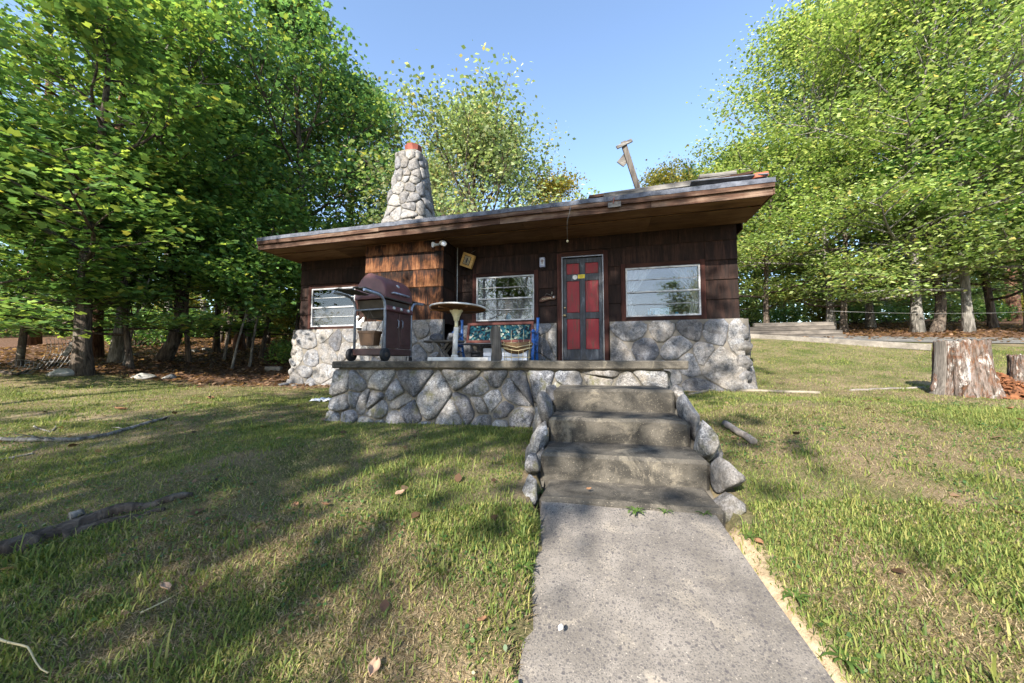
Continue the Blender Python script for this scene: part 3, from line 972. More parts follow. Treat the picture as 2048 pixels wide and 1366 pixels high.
# deck with low gable
ridge_y = 2.0
V = []
fl, fr_ = rp(RL + .02, -.06, .20), rp(RR - .02, -.06, .20)
V = [(RL + .02, fl[1], fl[2]), (RR - .02, fr_[1], fr_[2]), (RR - .02, ridge_y, fr_[2] + .42), (RL + .02, ridge_y, fl[2] + .42), (RR - .02, DEP + .8, fr_[2]), (RL + .02, DEP + .8, fl[2])]
V += [(p[0], p[1], p[2] - .10) for p in V]
F = [(0, 1, 2, 3), (3, 2, 4, 5), (6, 9, 8, 7), (9, 11, 10, 8), (0, 6, 7, 1), (1, 7, 8, 2), (2, 8, 10, 4), (4, 10, 11, 5), (5, 11, 9, 3), (3, 9, 6, 0)]
roof = MB().add(V, F).build('roof', MAT['roof_felt'], cabin)
# gable infill
for sx in (SL + .06, SR - .06):
    MB().add([(sx - .05, .05, 4.15), (sx - .05, DEP, 4.15), (sx - .05, ridge_y, 4.68), (sx + .05, .05, 4.15), (sx + .05, DEP, 4.15), (sx + .05, ridge_y, 4.68)],
             [(0, 2, 1), (3, 4, 5), (0, 1, 4, 3), (1, 2, 5, 4), (2, 0, 3, 5)]).build('gable', MAT['shingle'], cabin)
# fascia boards
for a, b, bw, dz in ((RL, -3.9, .006, (0, -.006)), (-3.895, -.6, .01, (.004, .002)), (-.595, RR, .008, (-.004, .004))):
    slab('fascia_board', a, b, .0, .028, .115, .215, MAT['fascia'], roof, dz, bw)
for a, b, bw, dz in ((RL + .02, -5.2, .004, (0, 0)), (-5.195, -1.4, .012, (-.003, .003)), (-1.395, 1.2, .006, (0, .004)), (1.205, RR - .01, .008, (.004, 0))):
    slab('fascia_board', a, b, -.045, -.012, .005, .118, MAT['fascia'], roof, dz, bw)
# soffit: outer board, then plywood
for a, b in ((RL + .03, -4.2), (-4.195, -1.0), (-.995, RR - .03)):
    slab('soffit_board', a, b, -.40, -.05, .012, .035, MAT['soffit'], roof, (0, 0), .004)
def ply(a, b, d0=-1.13, d1=-.41, zo=-.006):
    slab('soffit_panel', a, b, d0, d1, zo, zo + .012, MAT['soffit'], roof, (0, 0), .005)
ply(RL + .03, -5.3); ply(-5.295, BL - .03)
ply(BR + .04, -.55); ply(-.545, 1.25); ply(1.255, RR - .03)
ply(BL - .025, BR + .035, -.50, -.41)
# end boards of the eaves
for sx in (RL + .012, RR - .006):
    q0 = rp(sx, -.0, 0); q1 = rp(sx, -1.2, 0)
    MB().hexa([(sx - .011, q0[1], q0[2] + .01), (sx + .011, q0[1], q0[2] + .01), (sx + .011, q1[1], q1[2] + .01), (sx - .011, q1[1], q1[2] + .01),
               (sx - .011, q0[1], q0[2] + .20), (sx + .011, q0[1], q0[2] + .20), (sx + .011, q1[1], q1[2] + .22), (sx - .011, q1[1], q1[2] + .22)]).build('barge_board', MAT['fascia'], roof)
for sx in (RL + .012, RR - .006):
    z = rp(sx, 0, 0)[2]
    MB().add([(sx - .01, .18, z - .06), (sx + .01, .18, z - .06), (sx + .01, DEP + .7, z - .06), (sx - .01, DEP + .7, z - .06), (sx - .01, .18, z + .30), (sx + .01, .18, z + .30), (sx + .01, ridge_y, z + .58), (sx - .01, ridge_y, z + .58), (sx + .01, DEP + .7, z + .2), (sx - .01, DEP + .7, z + .2)],
             [(0, 1, 2, 3), (1, 5, 6, 8, 2), (0, 3, 9, 7, 4), (0, 4, 5, 1), (4, 7, 6, 5), (7, 9, 8, 6), (3, 2, 8, 9)]).build('barge_board', MAT['fascia'], roof)
# rolled felt edge, ragged
V = []; F = []
n = 60
for k in range(n + 1):
    s = RL - .01 + (RR - RL + .02) * k / n
    j1 = .012 * mnoise.noise(Vector((s * 3, 0, 0))); j2 = .012 * mnoise.noise(Vector((s * 4, 5, 0)))
    V += [rp(s, .036 + j1 * .5, .185 + j1), rp(s, .034 + j1 * .3, .262 + j2), rp(s, -.35, .32 + j2 * .5), rp(s, -.35, .27), rp(s, .022, .24), rp(s, .0305, .186 + j1)]
for k in range(n):
    for q in range(6):
        q2 = (q + 1) % 6
        F.append((k * 6 + q, k * 6 + q2, k * 6 + 6 + q2, k * 6 + 6 + q))
F.append(tuple(reversed(range(6)))); F.append(tuple(n * 6 + q for q in range(6)))
MB().add(V, F).build('felt_edge', MAT['roof_felt'], roof)

# chimney: tapering fieldstone stack
CC = (-3.90, .18)
def chim_r(z):
    t = max(0.0, (z - 4.3) / (6.55 - 4.3))
    return .60 - .335 * t ** .8 + .5 * max(0, .30 - t)
V = []; F = []
NS = 16
zs_ = [4.25 + 2.28 * k / 10 for k in range(11)]
def sq(an):   # rounded square radius
    return 1.0 / max(abs(math.cos(an)) ** 4 + abs(math.sin(an)) ** 4, 1e-6) ** .25
for z in zs_:
    for q in range(NS):
        an = 2 * math.pi * q / NS
        r_ = chim_r(z) * sq(an)
        V.append((CC[0] + math.cos(an) * r_, CC[1] + math.sin(an) * r_, z))
for k in range(10):
    for q in range(NS):
        q2 = (q + 1) % NS
        F.append((k * NS + q, k * NS + q2, k * NS + NS + q2, k * NS + NS + q))
F.append(tuple(10 * NS + q for q in range(NS))); F.append(tuple(reversed(range(NS))))
chim = MB().add(V, F).build('chimney', MAT['mortar'], cabin)
cr = random.Random(5)
def chmap(a, b, h):
    an = a
    r_ = (chim_r(b)) * sq(an) + h
    return (CC[0] + math.cos(an) * r_, CC[1] + math.sin(an) * r_, b)
# cells in (arc length, z); arc uses a mean radius
RM = .46
cells = stone_cells(-math.pi * RM, math.pi * RM, 4.35, 6.5, .225, cr, 1.25)
stone_wall(cells, lambda a, b, h: chmap(a / RM, b, h), chim, MAT['granite_pale'], cr, .007, .042, .04, 'stone', .25)
fl_ = MB().lathe([(.17, 0), (.19, .08), (.205, .22), (.175, .225), (.16, .05)], (CC[0] + .02, CC[1], 6.50), 10, smooth=False, mat=Matrix.Rotation(R(40), 4, 'Z')).build('flue_tile', MAT['flue_clay'], chim)
rough(fl_, .012, 6, 2, 2)

# ------------------------------------------------------------------ porch
porch = empty('porch', (W0.x, W0.y, 0), -TH)
tag(porch, 'raised concrete porch on a rough granite fieldstone wall', 'porch')
PL, PR, PD = -2.83, 1.00, 3.44
def batter(b): return .12 * max(0, min(1, (1.58 - b) / .75)) ** 1.5
core = MB()
V = []; F = []
for z in (.7, .95, 1.25, 1.583):
    o = batter(z)
    V += [(PL - o, -(PD + o), z), (PR + o, -(PD + o), z), (PR + o, -.15, z), (PL - o, -.15, z)]
for k in range(3):
    for q in range(4):
        q2 = (q + 1) % 4
        F.append((k * 4 + q, k * 4 + q2, k * 4 + 4 + q2, k * 4 + 4 + q))
F.append((12, 13, 14, 15))
pwall = core.add(V, F).build('retaining_wall', MAT['mortar'], porch)
pr_ = random.Random(21)
cells = stone_cells(PL - .06, PR + .04, .80, 1.575, .195, pr_, 1.25, .60)
stone_wall(cells, lambda a, b, h: (a + (a - (PL + PR) / 2) * .03 * batter(b) * 10, -(PD + batter(b) + h), b), pwall, MAT['granite'], pr_, .008, .058, .05, 'stone', .20)
for sg in (-1, 1):
    cells = stone_cells(.4, PD, .85, 1.575, .24, pr_, 1.3)
    if sg < 0: mp = lambda a, b, h: (PL - batter(b) - h, -a, b)
    else: mp = lambda a, b, h: (PR + batter(b) + h, -PD + a - .35, b)
    stone_wall(cells, mp, pwall, MAT['granite'], pr_, .008, .058, .05, 'stone', .20)
# slab with chipped edge
sl = MB().box(((PL - .04 + 1.22) / 2, -(PD + .08 + .16) / 2, 1.625), (1.22 - PL + .04, PD + .08 - .16, .088), bev=.012).build('slab', MAT['concrete_old'], porch)
rough(sl, .014, 2.2, 3, 9)

# ------------------------------------------------------------------ steps
steps = empty('steps', tuple(sw(0, 0, .8)), -PHI)
tag(steps, 'worn concrete steps with granite side stones rising to the porch', 'steps')
def slocal(a, b, z): return (a, b, z - .8)
SD = [(0.0, .66, 1.415, .50), (-.44, .02, 1.225, .515), (-.83, -.42, 1.045, .525), (-1.17, -.81, .878, .50)]
for k, (f0, f1, zt, hwid) in enumerate(SD):
    zb = (.7, .6, .5, .5)[k]
    o = MB().box(slocal(0, (f0 + f1) / 2, (zt + zb) / 2), (hwid * 2 + (.02, 0, 0, -.02)[k], f1 - f0, zt - zb), bev=.022).build('step', MAT['concrete_old'], steps)
    rough(o, .010, 3.1, k + 1, 9)
rk = random.Random(8)
def rock_mesh(size, seed, flat=1.0, facets=11, sub=3):
    bm = bmesh.new(); bmesh.ops.create_icosphere(bm, subdivisions=sub, radius=1)
    r_ = random.Random(seed)
    planes = [(Vector((r_.gauss(0, 1), r_.gauss(0, 1), r_.gauss(0, 1))).normalized(), r_.uniform(.50, .84)) for _ in range(facets)]
    for v in bm.verts:
        p = v.co.copy()
        for nrm, dd in planes:
            e = p.dot(nrm) - dd
            if e > 0: p -= nrm * e * .96
        p *= 1 + .10 * mnoise.noise(p * 2.2 + Vector((seed, 0, 0))) + .04 * mnoise.noise(p * 6 + Vector((0, seed, 0)))
        v.co = Vector((p.x * size[0], p.y * size[1], p.z * size[2]))
    me = bpy.data.meshes.new('stone'); bm.to_mesh(me); bm.free()
    me.polygons.foreach_set('use_smooth', [True] * len(me.polygons)); me.update()
    return me
side = [  # a, b, z, size, rotation
 (.585, -.88, .975, (.085, .135, .125), .25), (.555, -1.06, .85, (.075, .10, .095), .9), (.575, -.55, 1.09, (.075, .20, .17), .1),
 (.56, -.20, 1.22, (.07, .23, .17), .05), (.63, -.36, 1.03, (.06, .17, .14), .3), (.555, .20, 1.33, (.075, .25, .14), .1), (.61, .05, 1.12, (.07, .20, .15), .3),
 (-.565, -.16, 1.25, (.08, .22, .16), .1), (-.60, -.10, 1.06, (.085, .22, .18), .3), (-.555, .22, 1.35, (.085, .24, .12), .1), (-.64, .20, 1.10, (.09, .22, .18), .2),
 (-.565, -.52, 1.08, (.065, .19, .16), .2), (-.585, -.60, .95, (.07, .16, .14), .5), (-.565, -.86, .97, (.058, .11, .085), .1), (-.565, -1.08, .875, (.058, .10, .105), .4)]
for k, (a, b, z, sz, rz) in enumerate(side):
    o = link('side_stone', rock_mesh(sz, 40 + k), MAT['granite_pale' if k % 3 == 0 else 'granite'], steps)
    o.location = slocal(a, b, z); o.rotation_euler = (rk.uniform(-.3, .3), rk.uniform(-.3, .3), rz)
for sg_s in (-1, 1):
    V = []; F = []
    for b, zt in ((.62, 1.36), (.2, 1.30), (-.2, 1.13), (-.55, .97), (-.88, .84)):
        V += [(sg_s * .49, b, zt - .8), (sg_s * .60, b, zt - .86), (sg_s * .66, b, -.2), (sg_s * .49, b, -.2)]
    for k in range(4):
        for q in range(4):
            q2 = (q + 1) % 4
            F.append((k * 4 + q, k * 4 + q2, k * 4 + 4 + q2, k * 4 + 4 + q))
    F += [(0, 1, 2, 3), (19, 18, 17, 16)]
    rough(MB().add(V, F).build('side_mortar', MAT['mortar'], steps), .02, 5, sg_s + 2, 3)
# corner stones of the house base
qr = random.Random(3)
for sx_ in (SL - .08, SR + .05):
    zq = 1.05
    for k in range(5):
        hh_ = qr.uniform(.12, .17)
        o = link('corner_stone', rock_mesh((qr.uniform(.14, .18), qr.uniform(.12, .15), hh_ * 1.15), 300 + k + int(sx_ * 10), facets=14), MAT['granite_pale'], cabin)
        zq += hh_ * .9
        o.location = (sx_ + (-.03 if sx_ > 0 else .03), .02 - flare(zq) * .8, zq); o.rotation_euler = (0, 0, qr.uniform(-.3, .3)); zq += hh_ * .8
        if zq > 2.36: break

# ------------------------------------------------------------------ things on and around the cabin
PZ = 1.670   # top of the porch slab

def skin_blob(name, verts, edges, radii, mat, parent=None, sub=2):
    me = bpy.data.meshes.new(name); me.from_pydata(verts, edges, [])
    o = link(name, me, mat, parent)
    md = o.modifiers.new('skin', 'SKIN')
    for i, r_ in enumerate(radii):
        r_ = r_ if hasattr(r_, '__len__') else (r_, r_)
        me.skin_vertices[0].data[i].radius = r_
    me.skin_vertices[0].data[0].use_root = True
    sb = o.modifiers.new('sub', 'SUBSURF'); sb.levels = sub; sb.render_levels = sub
    md.use_smooth_shade = True
    return o

# curtains behind each window
def curtain(o, side, name_label, seed):
    s0, s1, z0, z1 = o
    w = (s1 - s0)
    nu, nv = 26, 20
    V = []; F = []
    r_ = random.Random(seed)
    ph = r_.uniform(0, 6)
    for j in range(nv + 1):
        v = j / nv
        z = z1 + .04 - (z1 - z0 + .06) * v
        tie = .66
        if v < tie:
            t = v / tie; wid = w * .34 * (1 - t) ** 1.3 + w * .075
        else:
            t = (v - tie) / (1 - tie); wid = w * (.085 + .06 * t)
        for i in range(nu + 1):
            u = i / nu
            x = u * wid
            y = .09 + .025 * math.sin(u * 30 + ph + v * 2) * (.5 + .5 * min(1, wid / (w * .3))) + .01 * math.sin(u * 11 + v * 5)
            xx = s0 + .015 + x if side < 0 else s1 - .015 - x
            V.append((xx, y, z))
    for j in range(nv):
        for i in range(nu):
            a = j * (nu + 1) + i
            F.append((a, a + 1, a + nu + 2, a + nu + 1))
    r0 = empty('curtain', (W0.x, W0.y, 0), -TH)
    tag(r0, name_label, 'curtain', None)
    MB().add(V, F, True).build('drape', MAT['curtain'], r0)
    tx = s0 + .06 if side < 0 else s1 - .06
    MB().tube([(tx - .06, .06, z0 + (z1 - z0) * .36), (tx, .045, z0 + (z1 - z0) * .355), (tx + .07, .06, z0 + (z1 - z0) * .37), (tx + .07, .13, z0 + (z1 - z0) * .37), (tx - .06, .13, z0 + (z1 - z0) * .36)], .009, 6).build('tie_back', MAT['curtain'], r0)
for o, nm, sd in ((W1, 'in the window above the bench', 1), (W2, 'in the window right of the red door', 2), (W3, 'in the window behind the grill', 3)):
    curtain(o, -1, 'left white tied back curtain ' + nm, sd)
    curtain(o, 1, 'right white tied back curtain ' + nm, sd + 10)

def on_house(name, s, d, z, rz=0):
    o = empty(name, tuple(hw(s, d, z)), -TH + rz); return o

# things on the window sills (inside)
def duck(label, s, d, z, k=1.0, mat='ceramic', flip=1):
    r0 = on_house('bird_figurine', s, d, z); tag(r0, label, 'figurine')
    skin_blob('body', [(-.05 * k * flip, 0, .045 * k), (0, 0, .05 * k), (.045 * k * flip, 0, .05 * k), (.075 * k * flip, 0, .09 * k), (.085 * k * flip, 0, .125 * k), (.115 * k * flip, 0, .12 * k), (-.095 * k * flip, 0, .075 * k)],
              [(0, 1), (1, 2), (2, 3), (3, 4), (4, 5), (0, 6)], [.04 * k, .05 * k, .04 * k, .024 * k, .03 * k, .01 * k, .012 * k], MAT[mat], r0)
    MB().lathe([(.045 * k, 0), (.04 * k, .012 * k), (.02 * k, .02 * k)], (0, 0, 0), 14).build('foot', MAT[mat], r0)
sz = W1[2] + .035
duck('white ceramic bird figurine behind glass above the bench, left one', -1.72, -.17, sz, .95)
duck('white ceramic bird figurine behind glass above the bench, right one', -1.28, -.17, sz, 1.0, flip=-1)
r0 = on_house('blue_jar', -1.55, -.17, sz); tag(r0, 'blue glass jar between the white birds on the sill', 'jar')
MB().lathe([(.05, 0), (.06, .02), (.06, .09), (.035, .12), (.035, .15)], (0, 0, 0), 18).build('jar_body', MAT['blue_glass'], r0)
MB().lathe([(.04, 0), (.04, .02), (.01, .022)], (0, 0, .152), 18).build('lid', MAT['pot_dark'], r0)
cd_ = MB().box((0, 0, .05), (.12, .006, .10), rot=(R(-14), 0, R(20)), bev=.002).build('white_card', MAT['white_plastic'])
cd_.location = hw(-2.05, -.16, sz); cd_.rotation_euler = (0, 0, -TH); tag(cd_, 'small white card leaning on the sill left of the bird figurines', 'card')
sz = W2[2] + .035
r0 = on_house('bottle_crate', 1.42, -.16, sz); tag(r0, 'pale blue box of small bottles on the right window sill', 'box')
MB().box((.05, 0, .075), (.34, .07, .15), bev=.004).build('box_body', MAT['blue_card'], r0)
for k in range(4):
    MB().lathe([(.014, 0), (.015, .08), (.007, .10), (.007, .125)], (-.16 + .034 * k, -.055, 0), 10).build('bottle', MAT['blue_glass'], r0)
for s, mt, lb in ((1.02, 'pot_brown', 'brown jar on the right window sill beside the left curtain'), (1.78, 'blue_glass', 'small blue jar on the right window sill right of the bottle box'), (1.92, 'ceramic', 'small white jar on the right window sill by the right curtain')):
    r0 = on_house('sill_jar', s, -.16, sz); tag(r0, lb, 'jar', 'jars on the right sill')
    MB().lathe([(.022, 0), (.03, .01), (.03, .05), (.018, .065)], (0, 0, 0), 14).build('jar_body', MAT[mt], r0)
    MB().lathe([(.02, 0), (.02, .012), (.006, .02)], (0, 0, .066), 12).build('lid', MAT['brass'], r0)

# flood light under the eave at the corner of the chimney breast
p = hw(BR + .02, BD + .06, 4.03)
fl = empty('flood_light', tuple(p), -TH); tag(fl, 'white twin flood light under the eave above the chimney breast corner', 'light')
MB().lathe([(.05, 0), (.05, .02), (.03, .03)], (0, .0, .03), 16, mat=Matrix.Rotation(R(90), 4, 'X')).build('base', MAT['white_plastic'], fl)
for sx, rz in ((-1, -40), (1, 20)):
    mt = Matrix.Rotation(R(rz), 4, 'Z') @ Matrix.Rotation(R(100), 4, 'X')
    MB().tube([(0, -.03, .03), (sx * .06, -.06, .0)], .011, 8).build('arm', MAT['white_plastic'], fl)
    h = MB().lathe([(.018, -.06), (.022, -.02), (.035, .03), (.052, .075), (.052, .085), (.044, .085), (.03, .04)], (sx * .085, -.075, -.02), 18, mat=mt).build('lamp_head', MAT['white_plastic'], fl)
    MB().lathe([(.044, .078), (.03, .084), (.005, .086)], (sx * .085, -.075, -.02), 18, mat=mt).build('lens', MAT['white_glossy'], h)

# tilted wooden box hung at the corner
bx = empty('wooden_box', tuple(hw(-2.37, .10, 3.83)), -TH); bx.rotation_euler = (R(6), R(22), -TH)
tag(bx, 'tilted pale wooden box with a slotted front hanging left of the bench window', 'box')
MB().box((0, -.045, 0), (.27, .085, .29), bev=.006).build('box_body', MAT['box_wood'], bx)
for k in range(5):
    MB().box((-.052 + k * .026, -.0935, .0), (.012, .008, .17), bev=.002).build('slat', MAT['paint_pale'], bx)
MB().box((0, -.0895, 0), (.15, .003, .19)).build('recess_shade', MAT['ink'], bx)  # flat black sheet standing in for the shade between the slats
skin_blob('carved_figure', [(0, -.10, -.055), (0, -.10, -.01), (0, -.10, .035), (-.02, -.10, .055), (.02, -.10, .055)], [(0, 1), (1, 2), (2, 3), (2, 4)], [.018, .022, .014, .006, .006], MAT['pot_dark'], bx)
MB().tube([(0, -.04, .145), (.03, -.035, .20), (.075, -.02, .255)], .004, 6).build('hook', MAT['wire_dark'], bx)

# small blue-grey wall lamp by the door
lm = on_house('wall_lamp', -.78, .035, 3.70); tag(lm, 'small blue grey box shaped wall lamp left of the red door', 'lamp')
MB().box((0, -.035, 0), (.11, .07, .20), bev=.008).build('housing', MAT['lamp_blue'], lm)
MB().box((0, -.0725, .005), (.075, .006, .14), bev=.002).build('lens', MAT['white_glossy'], lm)
MB().box((0, -.0775, .01), (.018, .004, .09)).build('motif', MAT['rust_red'], lm)
MB().box((0, -.0776, .02), (.06, .0035, .016)).build('motif_bar', MAT['rust_red'], lm)

# welcome plaque
sg = on_house('welcome_sign', -.68, .04, 2.94); tag(sg, 'brown wooden slipper shaped WELCOME plaque between the window and the red door', 'sign')
n = 40; out = []
for k in range(n):
    an = 2 * math.pi * k / n
    x = .17 * math.cos(an); z = (.055 + .020 * math.cos(2 * an + .5) + .012 * math.cos(3 * an)) * math.sin(an) + .030 * (x / .17) - .02 * (1 - (x / .17) ** 2) * -1
    out.append((x, z))
V = [(x, -.0, z) for x, z in out] + [(x, -.022, z) for x, z in out] + [(x * .93, -.028, z * .9) for x, z in out]
F = [tuple(range(n)), tuple(reversed(range(2 * n, 3 * n)))]
for k in range(n):
    k2 = (k + 1) % n
    F += [(k, n + k, n + k2, k2), (n + k, 2 * n + k, 2 * n + k2, n + k2)]
MB().add(V, F).build('plaque', MAT['plaque_brown'], sg)
def text(name, body, size, loc, rot, mat, parent, ext=.002, align='CENTER'):
    cu = bpy.data.curves.new(name, 'FONT'); cu.body = body; cu.size = size; cu.extrude = ext; cu.align_x = align; cu.align_y = 'CENTER'
    cu.materials.append(mat)
    o = bpy.data.objects.new(name, cu); COL.objects.link(o); o.parent = parent; o.location = loc; o.rotation_euler = rot
    dg = bpy.context.evaluated_depsgraph_get()
    me = bpy.data.meshes.new_from_object(o.evaluated_get(dg)); 
    bpy.data.objects.remove(o)
    o2 = bpy.data.objects.new(name, me); COL.objects.link(o2); o2.parent = parent; o2.location = loc; o2.rotation_euler = rot
    if not me.materials: me.materials.append(mat)
    return o2
text('lettering', 'WELCOME', .040, (-.02, -.0295, .012), (R(90), R(-7), 0), MAT['paint_pale'], sg)
MB().lathe([(.018, 0), (.017, .006), (.004, .008)], (.125, -.027, .038), 12, mat=Matrix.Rotation(R(90), 4, 'X')).build('painted_flower', MAT['white_plastic'], sg)
MB().tube([(-.07, -.012, .055), (-.02, -.012, .12), (.08, -.012, .075)], .0022, 5).build('hanging_wire', MAT['wire_grey'], sg)
MB().tube([(.09, .02, .15), (.09, -.02, .15), (.088, -.022, .10)], .004, 6).build('hook', MAT['white_plastic'], sg)

# wire with pull hanging from the fascia
e0 = Vector(rp(-.17, .03, .19)); e0w = hw(e0.x, -e0.y, e0.z)
cdp = [hw(-.10, 1.2, 4.33), hw(-.13, 1.19, 4.20), hw(-.17, 1.13, 4.10), hw(-.19, .95, 4.0), hw(-.20, .80, 3.88)]
pw = empty('pull_cord', tuple(cdp[-1])); tag(pw, 'thin grey cord with small knob dangling from the eave in front of the door', 'cord')
MB().tube([c - cdp[-1] for c in cdp], .004, 6).build('cord', MAT['wire_grey'], pw)
MB().lathe([(.004, .0), (.018, -.012), (.02, -.03), (.012, -.045), (.002, -.047)], (0, 0, .005), 12).build('knob', MAT['cream_plastic'], pw)

# metal bracket plate on the fascia
q = rp(.62, .03, .135)
pb = empty('bracket_plate', tuple(hw(q[0], -q[1] + .012, q[2])), -TH); tag(pb, 'pale rusty metal plate nailed on the fascia left of the roof post', 'plate')
MB().box((0, -.012, -.03), (.21, .006, .09), rot=(0, R(-1.5), 0), bev=.002).build('plate', MAT['weathered'], pb)
for k in range(4): MB().lathe([(.006, 0), (.005, .003), (.001, .004)], (-.075 + .05 * k, -.016, -.03 + .02 * (k % 2)), 8, mat=Matrix.Rotation(R(90), 4, 'X')).build('nail', MAT['rust_red'], pb)
MB().box((-.01, -.022, .035), (.014, .014, .10), rot=(0, R(8), 0)).build('rusty_hook', MAT['rust_red'], pb)

# post with cross pieces standing on the roof
pb0 = hw(1.10, .80, 4.44)
po = empty('roof_post', tuple(pb0), -TH); tag(po, 'weathered leaning wooden post with two cross boards standing on the roof', 'post')
lean = Matrix.Rotation(R(-15), 3, 'Y')
def PB(nm, c, size, rot=(0, 0, 0), mat='weathered_z'):
    mtx = lean @ _eul(rot).to_3x3()
    o = MB().box(lean @ Vector(c), size, rot=mtx, bev=.004).build(nm, MAT[mat], po); rough(o, .004, 8, 1, 2); return o
PB('upright', (0, 0, .56), (.085, .07, 1.22))
PB('cross_board', (0, -.055, 1.10), (.30, .03, .06), (0, R(-12), R(12)), 'weathered')
PB('side_board', (-.06, .055, .88), (.22, .025, .15), (0, R(-35), R(10)), 'weathered')
# loose boards on the roof
def roof_board(label, s, dd, zz, size, rot, mat='weathered', nm='loose_board', grp=None):
    q = rp(s, dd, zz)
    o = MB().box((0, 0, 0), size, bev=.005).build(nm, MAT[mat]); rough(o, .005, 5, s, 3)
    o.location = hw(q[0], -q[1], q[2]); o.rotation_euler = (rot[0], rot[1], rot[2] - TH)
    tag(o, label, 'board' if nm != 'brick' else 'brick', grp); return o
roof_board('long grey weathered plank lying on edge along the roof behind the post', 1.42, -.06, .345, (1.95, .05, .085), (R(8), R(-1.6), R(-1)))
roof_board('short stacked board end at the top of the long grey roof plank', 2.22, -.12, .455, (.55, .12, .06), (0, R(-2), R(4)))
roof_board('short brown board beside the stacked board end near the roof corner', 2.45, -.06, .385, (.50, .12, .04), (R(12), R(-3), R(-6)), 'fascia')
roof_board('thin dark curled board lying on the roof edge near the right corner', 2.35, -.02, .325, (1.1, .12, .02), (R(-14), R(-.5), R(2)), 'roof_felt')
roof_board('short orange board scrap on the roof left of the long plank', .34, -.10, .335, (.30, .12, .05), (0, R(-7), R(12)), 'fascia')
roof_board('red brick resting on the right front corner of the roof', 2.80, -.05, .345, (.22, .10, .07), (R(4), R(-10), R(18)), 'brick_red', 'brick')

# ------------------------------------------------------------------ grill
GA = math.atan2(.94, .34)   # long axis direction
gp = Vector((-1.83, 5.26, PZ))
grill = empty('gas_grill', tuple(gp), GA); tag(grill, 'old maroon gas grill cart with grey tube legs and black wheels on the porch', 'grill')
# local x: long axis away from the viewer, local -y: towards the front doors (to the right)
LX, LY = .58, .50
def leg_u(x, out, nm, shelf=.38):
    for sy in (-1, 1):
        y = sy * LY / 2
        pts = [(x, y, .06 if x > 0 else .10), (x, y, .72), (x + out * .02, y, .80), (x + out * .07, y, .855), (x + out * .14, y, .875), (x + out * shelf, y, .885)]
        MB().tube(pts, .018, 10).build('leg', MAT['grill_tube'], grill)
    MB().tube([(x, -LY / 2, .70), (x, LY / 2, .70)], .011, 8).build('cross_bar', MAT['grill_tube'], grill)
leg_u(-LX / 2, -1, 'near', .40); leg_u(LX / 2, 1, 'far', .30)
for x0, o_ in ((-LX / 2, -1), (LX / 2, 1)):
    for k in range(5):
        yy = -.20 + .10 * k
        b_ = MB().box((x0 + o_ * .235, yy, .905 + .012 * math.sin(k * 2.1)), (.32, .085, .014), rot=(R(6 * math.sin(k * 3)), R(o_ * -3), R(2 * math.cos(k * 5))), bev=.003).build('shelf_slat', MAT['weathered'], grill)
        rough(b_, .006, 7, k, 3)
MB().box((0, 0, .125), (LX + .05, LY + .03, .09), bev=.008).build('bottom_tray', MAT['grill_door'], grill)
for k, xx in enumerate((-.145, .145)):
    d_ = MB().box((xx, -LY / 2 + .0, .425), (.275, .02, .50), bev=.006).build('cart_door', MAT['grill_door'], grill)
    MB().box((xx, -LY / 2 - .013, .425), (.20, .008, .40), bev=.004).build('inset_panel', MAT['grill_door'], d_)
    MB().tube([(xx + (.10 if k == 0 else -.10), -LY / 2 - .012, .46), (xx + (.10 if k == 0 else -.10), -LY / 2 - .04, .48), (xx + (.10 if k == 0 else -.10), -LY / 2 - .04, .56), (xx + (.10 if k == 0 else -.10), -LY / 2 - .012, .58)], .006, 6).build('handle', MAT['grill_tube'], d_)
MB().box((0, -LY / 2 - .01, .715), (LX + .0, .05, .075), rot=(R(-18), 0, 0), bev=.01).build('control_panel', MAT['grill_maroon'], grill)
for xx in (-.16, 0, .16):
    MB().lathe([(.024, 0), (.022, .022), (.004, .024)], (xx, -LY / 2 - .035, .72), 14, mat=Matrix.Rotation(R(72), 4, 'X')).build('knob', MAT['alu_paint'], grill)
# firebox: tapering tub
V = []; F = []
for z, k in ((.60, .62), (.70, .86), (.83, 1.0)):
    for sx, sy in ((-1, -1), (1, -1), (1, 1), (-1, 1)):
        V.append((sx * LX / 2 * .98 * k, sy * LY / 2 * .92 * k, z))
for k in range(2):
    for q in range(4):
        q2 = (q + 1) % 4
        F.append((k * 4 + q, k * 4 + q2, k * 4 + 4 + q2, k * 4 + 4 + q))
F += [(3, 2, 1, 0), (8, 9, 10, 11)]
MB().add(V, F).build('firebox', MAT['grill_dark'], grill)
# hood: rounded shell
V = []; F = []
prof = []
for k in range(13):
    a = math.pi * k / 12
    y = -math.cos(a); zz = math.sin(a) ** .75
    prof.append((y * LY / 2 * 1.02 - (.03 * zz), .845 + zz * .335 + (.05 if k > 6 else 0) * math.sin(a)))
xs_ = [(-.5, .84), (-.47, .95), (-.38, 1.0), (.38, 1.0), (.47, .95), (.5, .84)]
for xk, sc in xs_:
    for y, z in prof:
        V.append((xk * LX * 1.06, y * (.94 + .06 * sc), .845 + (z - .845) * sc))
m_ = len(prof)
for i in range(len(xs_) - 1):
    for k in range(m_ - 1):
        F.append((i * m_ + k, i * m_ + k + 1, (i + 1) * m_ + k + 1, (i + 1) * m_ + k))
F.append(tuple(reversed(range(m_)))); F.append(tuple((len(xs_) - 1) * m_ + k for k in range(m_)))
hood = MB().add(V, F, False).build('hood', MAT['grill_maroon'], grill)
bm = bmesh.new(); bm.from_mesh(hood.data)
for f_ in bm.faces: f_.smooth = len(f_.verts) == 4
bm.to_mesh(hood.data); bm.free()
MB().box((0, -LY / 2 - .005, .852), (LX * 1.05, .03, .018), bev=.004).build('lip', MAT['grill_dark'], hood)
